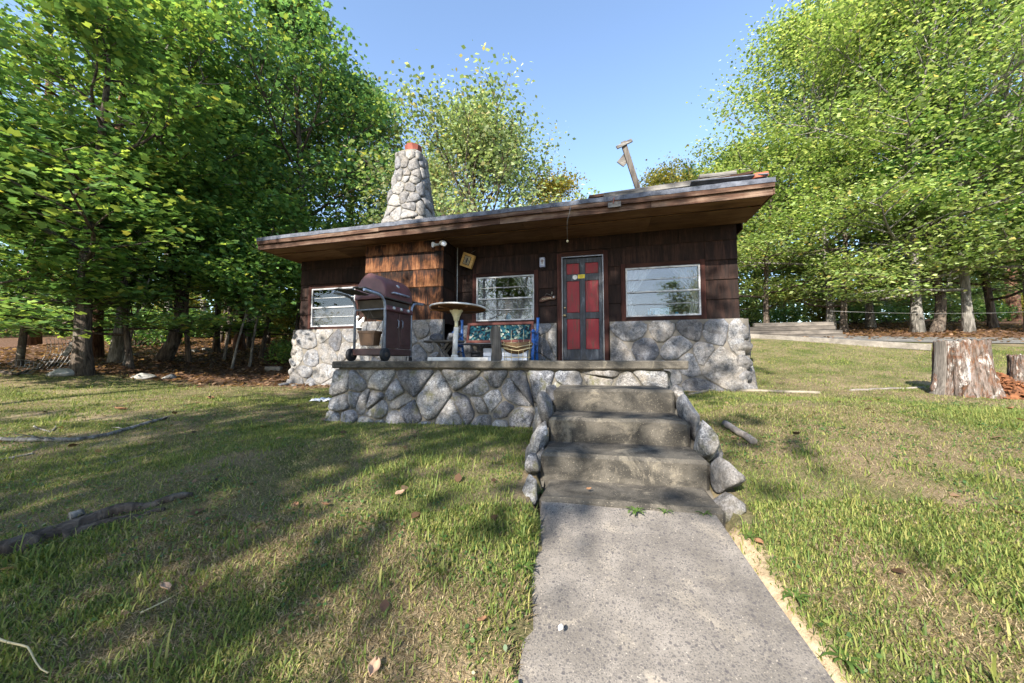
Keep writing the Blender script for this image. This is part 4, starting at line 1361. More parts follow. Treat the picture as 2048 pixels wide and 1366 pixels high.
MB().tube([(-.17, -LY / 2 + .02, .93), (-.17, -LY / 2 - .045, .935), (.17, -LY / 2 - .045, .935), (.17, -LY / 2 + .02, .93)], .014, 8).build('handle', MAT['grill_tube'], hood)
MB().lathe([(.04, 0), (.038, .012), (.004, .014)], (0, -LY / 2 + .035, 1.06), 18, mat=Matrix.Rotation(R(55), 4, 'X')).build('thermometer', MAT['alu_paint'], hood)
for sy in (-1, 1):
    wx = (-LX / 2 - .02, sy * (LY / 2 + .03), .088)
    wh = MB().lathe([(.02, -.026), (.075, -.026), (.088, -.018), (.088, .018), (.075, .026), (.02, .026)], wx, 24, mat=Matrix.Rotation(R(90), 4, 'X')).build('wheel', MAT['rubber'], grill)
    MB().lathe([(.028, -.031), (.034, -.026), (.034, .026), (.028, .031)], wx, 14, mat=Matrix.Rotation(R(90), 4, 'X')).build('hub', MAT['grill_dark'], wh)
    MB().box((LX / 2, sy * LY / 2, .032), (.035, .035, .064)).build('foot', MAT['rubber'], grill)

# pot hanging from the grill's cross bar
hp_ = grill.matrix_world if False else None
def gl(x, y, z):
    c, s = math.cos(GA), math.sin(GA)
    return Vector((gp.x + x * c - y * s, gp.y + x * s + y * c, PZ + z))
pt = empty('hanging_pot', tuple(gl(-LX / 2 - .01, -.02, .21)), GA + R(94)); tag(pt, 'brown plastic trough planter hanging on wires from the grill frame', 'planter')
V = []; F = []
for z, k in ((0, .80), (.16, .97), (.165, 1.06), (.195, 1.06), (.195, .93), (.03, .74)):
    for sx, sy in ((-1, -1), (1, -1), (1, 1), (-1, 1)):
        V.append((sx * .125 * k, sy * .08 * k, z))
for k in range(5):
    for q in range(4):
        q2 = (q + 1) % 4
        F.append((k * 4 + q, k * 4 + q2, k * 4 + 4 + q2, k * 4 + 4 + q))
F += [(3, 2, 1, 0), (20, 21, 22, 23)]
MB().add(V, F).build('trough', MAT['pot_brown'], pt)
for sx, sy in ((-1, -1), (1, -1), (0, 1)):
    MB().tube([(sx * .12, sy * .075, .19), (.03, 0, .49)], .0025, 5).build('hanging_wire', MAT['wire_dark'], pt)

# squirrel figurine on the stone ledge
sq_ = on_house('squirrel_figurine', -5.0, .08, 2.452, R(10)); tag(sq_, 'white squirrel figurine sitting on the stone ledge behind the grill', 'figurine')
K = 1.25
skin_blob('body', [(0, 0, .05), (.01, 0, .09), (.04, 0, .13), (.07, 0, .165), (.105, 0, .16), (.06, .02, .20), (.06, -.02, .20), (.07, .03, .07), (.07, -.03, .07), (-.05, 0, .05), (-.085, 0, .11), (-.085, 0, .18), (-.05, 0, .22), (-.03, 0, .19)],
          [(0, 1), (1, 2), (2, 3), (3, 4), (3, 5), (3, 6), (2, 7), (2, 8), (0, 9), (9, 10), (10, 11), (11, 12), (12, 13)],
          [.06, .055, .045, .036, .016, .01, .01, .014, .014, .03, .036, .036, .028, .014], MAT['ceramic'], sq_)
sq_.scale = (K, K, K)
MB().lathe([(.085, 0), (.08, .015), (.03, .02)], (-.01, 0, 0), 16).build('plinth', MAT['ceramic'], sq_)

# ------------------------------------------------------------------ round table
tb = empty('round_table', tuple(at(912, 722, 5.0))[:2] + (PZ,)); tag(tb, 'round pedestal table with white rim and brown underside on the porch', 'table')
tx = Matrix.Rotation(R(1.5), 4, 'Y') @ Matrix.Rotation(R(-2), 4, 'X')
MB().lathe([(.10, .700), (.355, .705), (.375, .712)], (0, 0, 0), 40, mat=tx).build('underside', MAT['table_under'], tb)
MB().lathe([(.376, .7125), (.386, .715), (.389, .724), (.386, .733), (.372, .737), (.05, .739)], (0, 0, 0), 48, mat=tx).build('table_top', MAT['white_plastic'], tb)
for k in range(6):
    an = k * math.pi / 3
    MB().box((.22 * math.cos(an), .22 * math.sin(an), .695), (.28, .018, .018), rot=(0, 0, an)).build('under_rib', MAT['table_under'], tb)
MB().lathe([(.035, .55), (.045, .60), (.075, .665), (.088, .675), (.090, .695), (.06, .70)], (0, 0, 0), 24).build('collar', MAT['cream_plastic'], tb)
MB().tube([(0, 0, .40), (0, 0, .60)], .024, 14).build('inner_tube', MAT['cream_plastic'], tb)
MB().tube([(-.02, 0, .05), (-.012, 0, .25), (0, 0, .46)], .035, 16).build('pedestal', MAT['white_plastic'], tb)
MB().lathe([(.05, .05), (.05, .075), (.036, .09)], (-.02, 0, 0), 18).build('base_ring', MAT['white_plastic'], tb)
for rz, L in ((8, .80), (98, .55)):
    MB().box((.03, 0, .028 if rz < 50 else .026), (L, .11, .05 if rz < 50 else .045), rot=(0, 0, R(rz)), bev=.006).build('base_board', MAT['white_plastic'], tb)

# ------------------------------------------------------------------ bench
bp = hw(-1.58, .62, PZ)
bench = empty('garden_bench', tuple(bp), -TH); tag(bench, 'blue iron garden bench with a patchwork quilted back below the left window', 'bench')
BW = .74
for sgn in (-1, 1):
    x = sgn * BW
    tilt = -.10 if sgn < 0 else .02
    def T(y, z): return (x + tilt * z, y, z)
    MB().tube([T(-.26, .0), T(-.25, .16), T(-.22, .30), T(-.24, .40), T(-.25, .52)], [0.034, 0.028, 0.031, 0.028, 0.025], 8).build('front_leg', MAT['blue_paint'], bench)
    MB().tube([T(.20, .0), T(.16, .18), T(.14, .32), T(.18, .52), T(.25, .80), T(.25, .86)], [0.034, 0.028, 0.031, 0.031, 0.026, 0.031], 8).build('back_leg', MAT['blue_paint'], bench)
    MB().tube([T(-.25, .52), T(-.28, .545), T(-.24, .565), T(-.10, .545), T(.04, .54), T(.17, .56)], [0.025, 0.028, 0.031, 0.031, 0.028, 0.022], 8).build('armrest', MAT['blue_paint'], bench)
    MB().tube([T(-.23, .335), T(0, .315), T(.14, .32)], .028, 8).build('seat_rail', MAT['blue_paint'], bench)
    pts = [T(-.12 + .075 * math.cos(a), .43 + .075 * math.sin(a)) for a in np.linspace(0, 2 * math.pi, 13)]
    MB().tube(pts, .015, 6).build('scroll', MAT['blue_paint'], bench)
    pts = [T(.06 + .05 * math.cos(a), .43 + .06 * math.sin(a)) for a in np.linspace(0, 2 * math.pi, 13)]
    MB().tube(pts, .015, 6).build('scroll', MAT['blue_paint'], bench)
    MB().tube([T(-.24, .16), T(-.05, .21), T(.16, .18)], .012, 6).build('brace', MAT['blue_paint'], bench)
for k in range(4):
    MB().box((0, -.20 + k * .105, .345), (2 * BW - .04, .085, .022), rot=(R(2), 0, 0), bev=.004).build('seat_slat', MAT['bench_slat'], bench)
bk = MB().box((.0, .195, .575), (2 * BW - .20, .05, .34), rot=(R(-12), 0, 0), bev=.02).build('quilted_back', MAT['quilt'], bench)
for z, y in ((.755, .215), (.40, .145)):
    MB().box((.0, y - .005, z), (2 * BW - .12, .05, .055), rot=(R(-12), 0, 0), bev=.006).build('back_rail', MAT['rust_red'], bench)
for sx in (-1, 1):
    MB().box((sx * (BW - .085), .175, .575), (.05, .048, .33), rot=(R(-12), 0, 0), bev=.006).build('back_stile', MAT['rust_red'], bench)

# pale slatted box under the bench
pbx = empty('slatted_crate', tuple(hw(-1.42, .52, PZ)), -TH); tag(pbx, 'pale blue painted slatted crate under the garden bench', 'crate')
for k in range(3):
    MB().box((0, -.12, .055 + k * .085), (.86, .018, .078), bev=.003).build('slat', MAT['white_glossy'], pbx)
    MB().box((0, .12, .055 + k * .085), (.86, .018, .078), bev=.003).build('slat', MAT['white_glossy'], pbx)
for sx in (-1, 1): MB().box((sx * .42, 0, .14), (.02, .222, .25), bev=.003).build('end_board', MAT['white_glossy'], pbx)
MB().box((0, 0, .02), (.82, .21, .015)).build('bottom', MAT['white_glossy'], pbx)
def pot(label, s, d, r_, h, mat, tilt=0):
    o = MB().lathe([(r_ * .72, 0), (r_ * .95, h * .85), (r_ * 1.06, h * .86), (r_ * 1.06, h), (r_ * .94, h), (r_ * .9, h * .8)], (0, 0, 0), 22).build('plant_pot', MAT[mat])
    o.location = hw(s, d, PZ + (.0)); o.rotation_euler = (0, 0, 0); tag(o, label, 'pot')
pot('dark plastic plant pot on the porch under the left end of the bench', -2.02, .62, .10, .20, 'pot_dark')
pot('small dark plant pot on the porch in front of the pale crate', -1.90, .92, .07, .13, 'pot_dark')

# weathered upright slab seat post
pp = at(992, 722, 5.35)
wp = MB(); V = []; F = []
for k in range(8):
    z = .51 * k / 7; hw_ = .070 + .006 * math.sin(k * 1.7); x0 = .012 * math.sin(k * .9)
    if k == 7: hw_ = .058
    V += [(x0 - hw_, -.03, z), (x0 + hw_, -.03, z), (x0 + hw_, .03, z), (x0 - hw_, .03, z)]
for k in range(7):
    for q in range(4):
        q2 = (q + 1) % 4
        F.append((k * 4 + q, k * 4 + q2, k * 4 + 4 + q2, k * 4 + 4 + q))
F += [(3, 2, 1, 0), (28, 29, 30, 31)]
wp = wp.add(V, F).build('wooden_post', MAT['weathered_z'])
wp.location = (pp.x, pp.y, PZ); wp.rotation_euler = (0, 0, R(-8)); tag(wp, 'short weathered grey wooden post standing on the porch before the bench', 'post')

# wire plant stand with sagging coir basket
cp = at(1032, 722, 5.45)
ws = empty('wire_plant_stand', (cp.x, cp.y, PZ), R(-6)); tag(ws, 'thin wire plant stand holding a sagging brown coir basket before the bench', 'plant stand')
for x in (-.17, -.06, .05, .12, .21):
    MB().tube([(x * .9, -.11, 0), (x, -.10, .28), (x, -.095, .46 if x in (-.06, .12) else .30)], .004, 5).build('wire_leg', MAT['wire_tan'], ws)
for x in (-.17, .21):
    MB().tube([(x * .9, .11, 0), (x, .10, .28)], .004, 5).build('wire_leg', MAT['wire_tan'], ws)
for z in (.06, .20, .27):
    MB().tube([(-.17, -.10, z), (.21, -.10, z), (.21, .10, z), (-.17, .10, z), (-.17, -.10, z)], .0035, 5).build('wire_hoop', MAT['wire_tan'], ws)
V = []; F = []
nu, nv = 18, 6
for j in range(nv + 1):
    t = j / nv
    for i in range(nu):
        an = 2 * math.pi * i / nu
        r_ = math.sin(t * math.pi / 2) ** .8
        V.append((.02 + .235 * r_ * math.cos(an), .12 * r_ * math.sin(an) - .02, .115 + .16 * t ** 1.6 + .012 * math.sin(an * 3 + t * 4)))
for j in range(nv):
    for i in range(nu):
        i2 = (i + 1) % nu
        F.append((j * nu + i, j * nu + i2, (j + 1) * nu + i2, (j + 1) * nu + i))
MB().add(V, F, True).build('coir_basket', MAT['coir'], ws)
for k in range(2):
    MB().tube([(-.2, -.13 + .01 * k, .25 - .05 * k), (.02, -.15, .20 - .05 * k), (.24, -.13, .245 - .05 * k)], .006, 6).build('band', MAT['wire_tan'], ws)

# trestle stool behind the table
tp = at(888, 722, 6.1)
ts = empty('trestle_bench', (tp.x, tp.y, PZ), -TH); tag(ts, 'low weathered plank bench on crossed legs behind the round table', 'bench')
MB().box((0, 0, .33), (.62, .26, .035), bev=.006).build('plank', MAT['timber'], ts)
for sy in (-1, 1):
    for rr in (-1, 1):
        MB().box((-.02, sy * .09 + rr * .016, .155), (.045, .028, .42), rot=(0, R(38 * rr), 0), bev=.004).build('leg', MAT['weathered_z' if rr < 0 else 'timber'], ts)
# flat stones left lying on the trestle and ledge
for k, (px, py, Y, sz_) in enumerate(((872, 672, 6.1, (.14, .11, .075)), (905, 668, 6.1, (.12, .10, .09)))):
    o = link('loose_stone', rock_mesh(sz_, 90 + k), MAT['granite_pale']); q = at(px, py, Y)
    o.location = (q.x, q.y, PZ + .345 + sz_[2] * .72); tag(o, ('left' if k == 0 else 'right') + ' pale stone lying on the low plank bench behind the table', 'stone')
ln = MB().tube([(-.02, 0, .0), (.0, .01, .30), (.05, .0, .62), (.10, .02, .92)], [.004, .003, .003, .002], 5).build('dried_weed', MAT['wire_dark'])
ln.location = hw(-5.0, .12, 2.9); tag(ln, 'thin dry stem sticking up behind the grill against the dark wall', 'stem')

# trees standing behind the viewpoint: kind, x, y, scale
SHADE = [('maple_red', -9.3, -5.8, 1.0), ('thin', -7.9, -7.6, 1.2), ('pale_tall', -11.6, -12.0, 1.0), ('maple_big', -19, -15, 1.0),
         ('dapple_tree', -10.2, -8.4, 1.0), ('dapple_tree_far', -8.5, -5.4, 1.0), ('airy', 5.0, -16.0, 1.1), ('maple_red', 13.0, -14.0, 1.0), ('beech_a', 9, -20, 1.0), ('maple_low', 2, -22, 1.2), ('maple_big', -9, -24, 1.0), ('dapple_tree', -9.5, -7.2, 1.0)]

# ------------------------------------------------------------------ trees
NPR = np.random.default_rng(7)
PAL = {
 'deep':  [((.075, .17, .078), .42), ((.12, .23, .085), .36), ((.22, .31, .085), .20), ((.34, .34, .08), .02)],
 'mid':   [((.09, .185, .066), .36), ((.145, .255, .075), .38), ((.25, .34, .085), .24), ((.36, .36, .09), .02)],
 'lime':  [((.145, .23, .07), .30), ((.235, .33, .115), .40), ((.38, .46, .21), .28), ((.50, .42, .16), .02)],
 'pale':  [((.19, .25, .11), .36), ((.30, .36, .18), .38), ((.44, .46, .27), .18), ((.50, .41, .22), .08)],
 'gold':  [((.14, .16, .035), .4), ((.22, .21, .045), .35), ((.32, .25, .07), .25)],
 'pine':  [((.04, .10, .04), .6), ((.08, .16, .05), .4)],
}
LEAF = {
 'rhomb': np.array([(0, 0, 0), (.36, .42, .05), (0, 1, -.06), (-.36, .42, .05)]),
 'oval':  np.array([(0, 0, 0), (.30, .22, .05), (.34, .55, .05), (0, 1, -.06), (-.34, .55, .05), (-.30, .22, .05)]),
 'maple': np.array([(0, 0, 0), (.50, .06, .06), (.27, .36, .02), (.44, .64, .05), (0, 1.0, -.10), (-.44, .64, .05), (-.27, .36, .02), (-.50, .06, .06)]),
 'needle': np.array([(-.03, 0, 0), (.03, 0, 0), (.0, 1, 0)]),
}
def leaf_mesh(name, cen, size, pal, kind, tilt=.6, droop=.25, dirs=None, svar=.5, tone=None):
    """one leaf per centre"""
    n = len(cen)
    L = LEAF[kind]; k = len(L)
    yaw = NPR.uniform(0, 2 * np.pi, n)
    nr = NPR.normal(0, tilt, (n, 3)); nr[:, 2] = 1.0
    nr /= np.linalg.norm(nr, axis=1, keepdims=True)
    fw = np.stack([np.cos(yaw), np.sin(yaw), -droop + NPR.normal(0, .25, n)], 1)
    if dirs is not None: fw = dirs + NPR.normal(0, .25, (n, 3))
    fw -= nr * (fw * nr).sum(1, keepdims=True)
    fw /= np.linalg.norm(fw, axis=1, keepdims=True) + 1e-9
    rt = np.cross(fw, nr)
    s = size * (1 + NPR.uniform(-svar, svar, n))
    V = cen[:, None, :] + s[:, None, None] * (L[None, :, 0:1] * rt[:, None, :] + L[None, :, 1:2] * fw[:, None, :] + L[None, :, 2:3] * nr[:, None, :])
    cols = np.array([c for c, _ in PAL[pal]]); pr = np.array([w for _, w in PAL[pal]]); pr = pr / pr.sum()
    ci = cols[NPR.choice(len(cols), n, p=pr)] * (1 + NPR.uniform(-.18, .18, (n, 1)))
    if tone is not None: ci = ci * tone[:, None]
    C = np.repeat(ci, k, 0)
    F = np.arange(n * k).reshape(n, k)
    me = mesh_np(name, V.reshape(-1, 3), F, C)
    me.materials.append(MAT['leaves'])
    return me

def gen_tree(seed, H, r0, base, RAD, nb, sub, lpc, lsize, pal, kind='rhomb', bark='bark_dark', lean=(0, 0), wob=.25, shape='round', clus=.42, flat=.4, up=(8, 60), curve=None, sides=7, droopb=.0, tilt=.6, bare=0, ldroop=.25):
    rg = random.Random(seed)
    tr = MB()
    n = 12
    ph1, ph2 = rg.uniform(0, 6), rg.uniform(0, 6)
    pts = []; rad = []
    for i in range(n + 1):
        t = i / n
        x = lean[0] * t + wob * (math.sin(t * 4 + ph1) - math.sin(ph1)) * t
        y = lean[1] * t + wob * (math.sin(t * 3.3 + ph2) - math.sin(ph2)) * t
        if curve: x += curve(t)
        pts.append(Vector((x, y, -.15 + t * H * .93)))
        rad.append(max(.02, r0 * ((1 - t) ** .85 * .95 + .04) * (1 + .45 * max(0, .06 - t) / .06)))
    tr.tube(pts, rad, sides + 3)
    def tp(t):
        f = min(max(t, 0), .999) * n; i = int(f); return pts[i].lerp(pts[i + 1], f - i), rad[i] * (1 - f + i) + rad[i + 1] * (f - i)
    cl = []
    for b in range(nb):
        t = base / H + (1 - base / H) * ((b + rg.random()) / nb) ** .9 * .97
        p0, rr = tp(t)
        q = (t - base / H) / (1 - base / H)
        if shape == 'round': prof = math.sin(math.pi * min(1, .22 + .78 * q) ** 1.0) ** .7 if q > .36 else .72 + .28 * q / .36
        elif shape == 'cone': prof = 1.0 - .85 * q
        else: prof = .95 - .45 * q
        L = max(.4, RAD * prof * rg.uniform(.7, 1.12))
        az = b * 2.39996 + rg.uniform(-.4, .4)
        el = R(up[0] + (up[1] - up[0]) * q + rg.uniform(-8, 8))
        d = Vector((math.cos(az) * math.cos(el), math.sin(az) * math.cos(el), math.sin(el)))
        bp_ = [p0]
        dd = d.copy()
        segs = 5
        for k in range(segs):
            dd = (dd + Vector((rg.gauss(0, .13), rg.gauss(0, .13), rg.gauss(0, .08) + .05 - droopb * k))).normalized()
            bp_.append(bp_[-1] + dd * L / segs)
        br = max(.012, min(rr * .55, .02 + L * .014))
        tr.tube(bp_, [br * (1 - .8 * k / segs) for k in range(segs + 1)], 5, cap=False)
        isbare = rg.random() < bare
        for k2 in range(sub):
            u = .30 + .70 * (k2 + rg.random()) / sub
            f = u * segs; i = min(int(f), segs - 1)
            s0_ = bp_[i].lerp(bp_[i + 1], f - i)
            bd = (bp_[i + 1] - bp_[i]).normalized()
            sgn = 1 if k2 % 2 else -1
            rot = Matrix.Rotation(sgn * R(rg.uniform(28, 75)), 3, 'Z')
            sd_ = (rot @ bd + Vector((0, 0, rg.uniform(-.2, .25)))).normalized()
            sl_ = L * rg.uniform(.22, .42) * (1.25 - .6 * u) + .15
            m1 = s0_ + sd_ * sl_ * .5; e1 = s0_ + sd_ * sl_ + Vector((0, 0, rg.uniform(-.12, .08) - droopb * .5))
            tr.tube([s0_, m1, e1], [br * .4, br * .28, .004], 4, cap=False)
            if isbare: continue
            cl.append((m1, .8)); cl.append((e1, 1.0))
        if not isbare: cl.append((bp_[-1], 1.0))
    C = np.array([tuple(c) for c, _ in cl]); W = np.array([w for _, w in cl])
    cnt = np.maximum(4, (lpc * W * NPR.uniform(.5, 1.4, len(C))).astype(int))
    cen = np.repeat(C, cnt, 0)
    off = NPR.normal(0, 1, (len(cen), 3)) * np.array([clus, clus, clus * flat])
    tm = bpy.data.meshes.new('trunk'); tm.from_pydata(tr.v, [], tr.f); tm.polygons.foreach_set('use_smooth', np.array(tr.sm, bool)); tm.update()
    tm.materials.append(MAT[bark])
    return tm, leaf_mesh('crown', cen + off, lsize, pal, kind, tilt, ldroop, tone=np.repeat(NPR.uniform(.68, 1.3, len(C)), cnt))

VAR = {
 'maple_big':  gen_tree(1, 14, .19, 2.4, 3.7, 34, 7, 46, .12, 'deep', 'maple', 'bark_dark', shape='round', clus=.40, flat=.5, tilt=.7),
 'maple_red':  gen_tree(2, 14, .175, 3.6, 3.6, 24, 6, 34, .11, 'mid', 'maple', 'bark_red', shape='round', clus=.40, flat=.4, bare=.12),
 'maple_low':  gen_tree(3, 10, .16, 1.7, 3.6, 22, 6, 44, .12, 'mid', 'maple', 'bark_dark', lean=(.6, -.3), shape='wide', clus=.38, flat=.2, up=(0, 45), tilt=.35),
 'maple_lean': gen_tree(4, 9, .165, 2.4, 3.0, 18, 5, 46, .12, 'mid', 'maple', 'bark_dark', lean=(.9, 0), wob=.5, shape='wide', clus=.38, flat=.22, up=(0, 45), curve=lambda t: 1.1 * math.sin(min(1, t * 3.2) * math.pi) * .35),
 'pale_tall':  gen_tree(5, 15, .155, 4.5, 3.2, 22, 5, 36, .11, 'mid', 'maple', 'bark_pale', lean=(.7, 0), shape='round', clus=.40, flat=.4, bare=.15),
 'sapling':    gen_tree(6, 5.5, .045, 1.7, 1.6, 12, 4, 26, .12, 'mid', 'maple', 'bark_pale', lean=(.7, 0), wob=.15, shape='wide', clus=.30, flat=.25, up=(5, 50), sides=4),
 'dogwood':    gen_tree(14, 5.2, .075, .9, 2.7, 17, 6, 40, .115, 'mid', 'maple', 'bark_dark', lean=(.4, -.3), wob=.3, shape='wide', clus=.34, flat=.16, up=(2, 50), sides=5, tilt=.3),
 'thin':       gen_tree(7, 9, .085, 3.0, 2.2, 16, 5, 36, .11, 'mid', 'maple', 'bark_dark', lean=(.2, .2), shape='round', clus=.38, flat=.4),
 'beech_a':    gen_tree(8, 13, .135, 1.4, 4.3, 44, 8, 50, .11, 'lime', 'rhomb', 'bark_pale', shape='round', clus=.40, flat=.26, up=(0, 62), tilt=.5),
 'beech_b':    gen_tree(9, 14, .125, 1.6, 3.9, 42, 8, 48, .11, 'lime', 'rhomb', 'bark_pale', lean=(.4, .2), shape='round', clus=.40, flat=.28, up=(0, 65), tilt=.5, droopb=.02),
 'beech_low':  gen_tree(10, 7, .11, 1.0, 3.3, 24, 7, 52, .105, 'lime', 'rhomb', 'bark_dark', shape='wide', clus=.36, flat=.2, up=(-4, 45), tilt=.45),
 'airy':       gen_tree(11, 9.6, .15, 2.0, 4.3, 52, 7, 46, .115, 'pale', 'rhomb', 'bark_dark', shape='round', clus=.36, flat=.75, up=(18, 76), bare=.10, tilt=1.0, ldroop=.8),
 'dapple_tree':     gen_tree(13, 16, .16, 10.5, 2.9, 18, 5, 20, .15, 'mid', 'maple', 'bark_dark', lean=(5, 0), shape='round', clus=.40, flat=.5),  # unseen; sparse high leaning crown shaped to dapple the steps and porch
 'dapple_tree_far': gen_tree(15, 16.5, .14, 10.5, 2.9, 18, 5, 17, .15, 'mid', 'maple', 'bark_dark', lean=(8, .5), shape='round', clus=.45, flat=.5),  # unseen; leans further so its crown throws dapples on the right wall
 'golden':     gen_tree(12, 9, .11, 2.0, 2.6, 28, 6, 48, .105, 'gold', 'rhomb', 'bark_dark', shape='round', clus=.36, flat=.55, tilt=.8, ldroop=.5),
}
def gen_pine(seed, H, RAD):
    rg = random.Random(seed); tr = MB()
    tr.tube([(0, 0, -.1), (.03, 0, H * .5), (0, 0, H)], [.12, .08, .015], 7)
    cen = []; dirs = []
    for b in range(60):
        t = .2 + .8 * b / 60; L = RAD * (1.02 - t) + .18; az = b * 2.4
        d = np.array((math.cos(az), math.sin(az), .35 + .6 * t)); d /= np.linalg.norm(d)
        p0 = np.array((0, 0, t * H)); p1 = p0 + d * L
        tr.tube([tuple(p0), tuple((p0 + p1) / 2 - np.array((0, 0, .03))), tuple(p1)], [.018, .012, .004], 4, cap=False)
        for k in range(120):
            u = rg.uniform(.25, 1.0)
            cen.append(p0 + (p1 - p0) * u)
            v = np.array((rg.gauss(0, 1), rg.gauss(0, 1), rg.gauss(0, 1))); v /= np.linalg.norm(v)
            dirs.append(d * .9 + v * .6)
    tm = bpy.data.meshes.new('trunk'); tm.from_pydata(tr.v, [], tr.f); tm.update(); tm.materials.append(MAT['bark_red'])
    return tm, leaf_mesh('crown', np.array(cen), .24, 'pine', 'needle', 1.0, 0, np.array(dirs))
VAR['pine'] = gen_pine(3, 8, 2.0)

def tree(var, x, y, label, name='maple_tree', rz=0.0, sc=1.0, scz=None, group=None, cat='tree', sink=.05):
    o = empty(name, (x, y, gh1(x, y) - sink), rz)
    o.scale = (sc, sc, scz or sc)
    tm, cm = VAR[var]
    link('trunk', tm, None, o); link('crown', cm, None, o)
    tag(o, label, cat, group)
    return o
def tpx(var, px, Y, label, **k):
    return tree(var, (px - 1024) / 740 * Y, Y, label, **k)

# left of the cabin
tpx('maple_low', 168, 8.0, 'dark trunked tree with low leafy boughs at the left edge of the lawn', rz=R(200), sc=1.0)
tpx('maple_red', 185, 10.6, 'thick tree with reddish bark behind the dark trunk at the far left', rz=R(40), sc=1.05)
tpx('pale_tall', 235, 10.0, 'tall slim tree with pale blotchy bark rising right of the reddish trunk', rz=R(10), sc=1.0)
tpx('maple_lean', 318, 10.6, 'crooked dark trunk leaning right over the leaf litter left of the cabin', rz=R(0), sc=1.05)
tpx('maple_red', 478, 13.6, 'straight reddish trunk nearest the left eave of the cabin', rz=R(130), sc=.9)
tpx('thin', 432, 12.8, 'forked dark trunk just left of the two pale saplings', rz=R(60), sc=1.15)
tpx('thin', 498, 14.4, 'slim grey trunk just right of the straight reddish trunk', rz=R(160), sc=1.0)
tpx('thin', 455, 14.8, 'slender dark trunk behind the forked trunk left of the cabin', rz=R(250), sc=1.05)
tpx('sapling', 447, 11.4, 'pale slender sapling standing in the litter, left of the pair', name='sapling', rz=R(-10), sc=.85, group='saplings')
tpx('sapling', 463, 10.2, 'pale slender sapling nearest the lawn, front one of the pair', name='sapling', rz=R(14), sc=.85, group='saplings')
tpx('sapling', 500, 10.8, 'pale sapling leaning right close to the left corner of the cabin', name='sapling', rz=R(-30), sc=.9, group='saplings')
tpx('sapling', 248, 9.6, 'pale sapling leaning right between the dark trunk and the crooked trunk', name='sapling', rz=R(0), sc=.95, group='saplings')
tpx('thin', 535, 15.5, 'thin trunk seen just beyond the left wall of the cabin', rz=R(20), sc=.9)
tpx('maple_big', 600, 14.0, 'big dense dark green maple towering behind the left half of the roof', rz=R(70), sc=1.05)
tpx('maple_big', 690, 17.5, 'tall green maple directly left of the chimney top', rz=R(220), sc=.92)
tpx('maple_red', 60, 12.5, 'tall leafy tree at the far left behind the wire fence', rz=R(100), sc=1.1)
tpx('pale_tall', 335, 14.5, 'tall pale trunked tree behind the crooked trunk', rz=R(190), sc=1.05)

for k, (px, Y, rz, sc, lb) in enumerate([
    (40, 8.6, 10, 1.0, 'low layered understory tree over the wire fence at the far left'), (150, 9.6, 120, 1.05, 'low layered understory tree between the dark and the reddish trunk'),
    (265, 9.2, 230, 1.0, 'low layered understory tree before the crooked trunk'), (380, 10.8, 300, 1.0, 'low layered understory tree over the litter in the middle of the left wood'),
    (520, 12.0, 60, .95, 'low layered understory tree beside the left eave of the cabin'), (-60, 7.0, 200, 1.0, 'low layered understory tree cut by the left picture edge'),
    (440, 15.5, 20, 1.1, 'low layered understory tree deep behind the saplings')]):
    tpx('dogwood', px, Y, lb, name='understory_tree', rz=R(rz), sc=sc, group='understory trees')
# behind the cabin
tpx('airy', 955, 14.0, 'airy pale green tree rising behind the middle of the roof', name='broadleaf_tree', rz=R(30), sc=1.15, scz=.90)
tpx('golden', 738, 19.0, 'yellowish green tree top between the maple and the chimney', name='broadleaf_tree', rz=R(80), sc=1.42)
tpx('golden', 1112, 14.6, 'small yellow green tree peeking over the roof right of the airy tree', name='broadleaf_tree', rz=R(10), sc=.80)
tpx('airy', 860, 18.0, 'pale tree crown seen behind the chimney', name='broadleaf_tree', rz=R(200), sc=.85)
tpx('pine', 1388, 15.0, 'small pine tip showing above the right end of the roof', name='pine_tree', rz=R(0), sc=.88)
tpx('golden', 1345, 15.5, 'sprig topped young tree left of the pine tip above the roof', name='broadleaf_tree', rz=R(120), sc=.80)
tpx('beech_low', 1432, 18.0, 'rounded green tree top right behind the corner of the roof', name='beech_tree', rz=R(70), sc=1.18)

# right of the cabin
tpx('beech_a', 1665, 14.0, 'bright yellow green tree with pale trunk right of the cabin', name='beech_tree', rz=R(0), sc=1.0)
tpx('beech_b', 1745, 15.0, 'bright green tree behind the timber stack, second from the cabin', name='beech_tree', rz=R(60), sc=1.05)
tpx('beech_a', 1838, 12.6, 'stout gnarled tree left of the leaning trunk above the big stump', name='beech_tree', rz=R(150), sc=1.12)
tpx('beech_b', 1940, 12.2, 'tall dark trunk rising directly behind the big stump', name='beech_tree', rz=R(200), sc=1.05)
tpx('beech_a', 2070, 11.5, 'leafy bright tree at the right edge of the picture', name='beech_tree', rz=R(280), sc=1.1)
tpx('beech_low', 1535, 15.2, 'low spreading tree closest to the right wall of the cabin', name='beech_tree', rz=R(30), sc=1.05)
tpx('beech_low', 1690, 13.4, 'low spreading tree with boughs hanging over the timber stack', name='beech_tree', rz=R(100), sc=1.05)
tpx('beech_low', 1990, 13.0, 'low spreading tree behind the far right stump', name='beech_tree', rz=R(250), sc=1.1)
tpx('beech_b', 1478, 18.0, 'bright tree top showing over the right eave corner', name='beech_tree', rz=R(310), sc=.66)
tpx('maple_lean', 1872, 12.4, 'dark trunk leaning right behind the big stump', rz=R(15), sc=.95)
tpx('pine', 2035, 17.0, 'dark bluish pine behind the bright trees at the upper right', name='pine_tree', rz=R(50), sc=1.9)

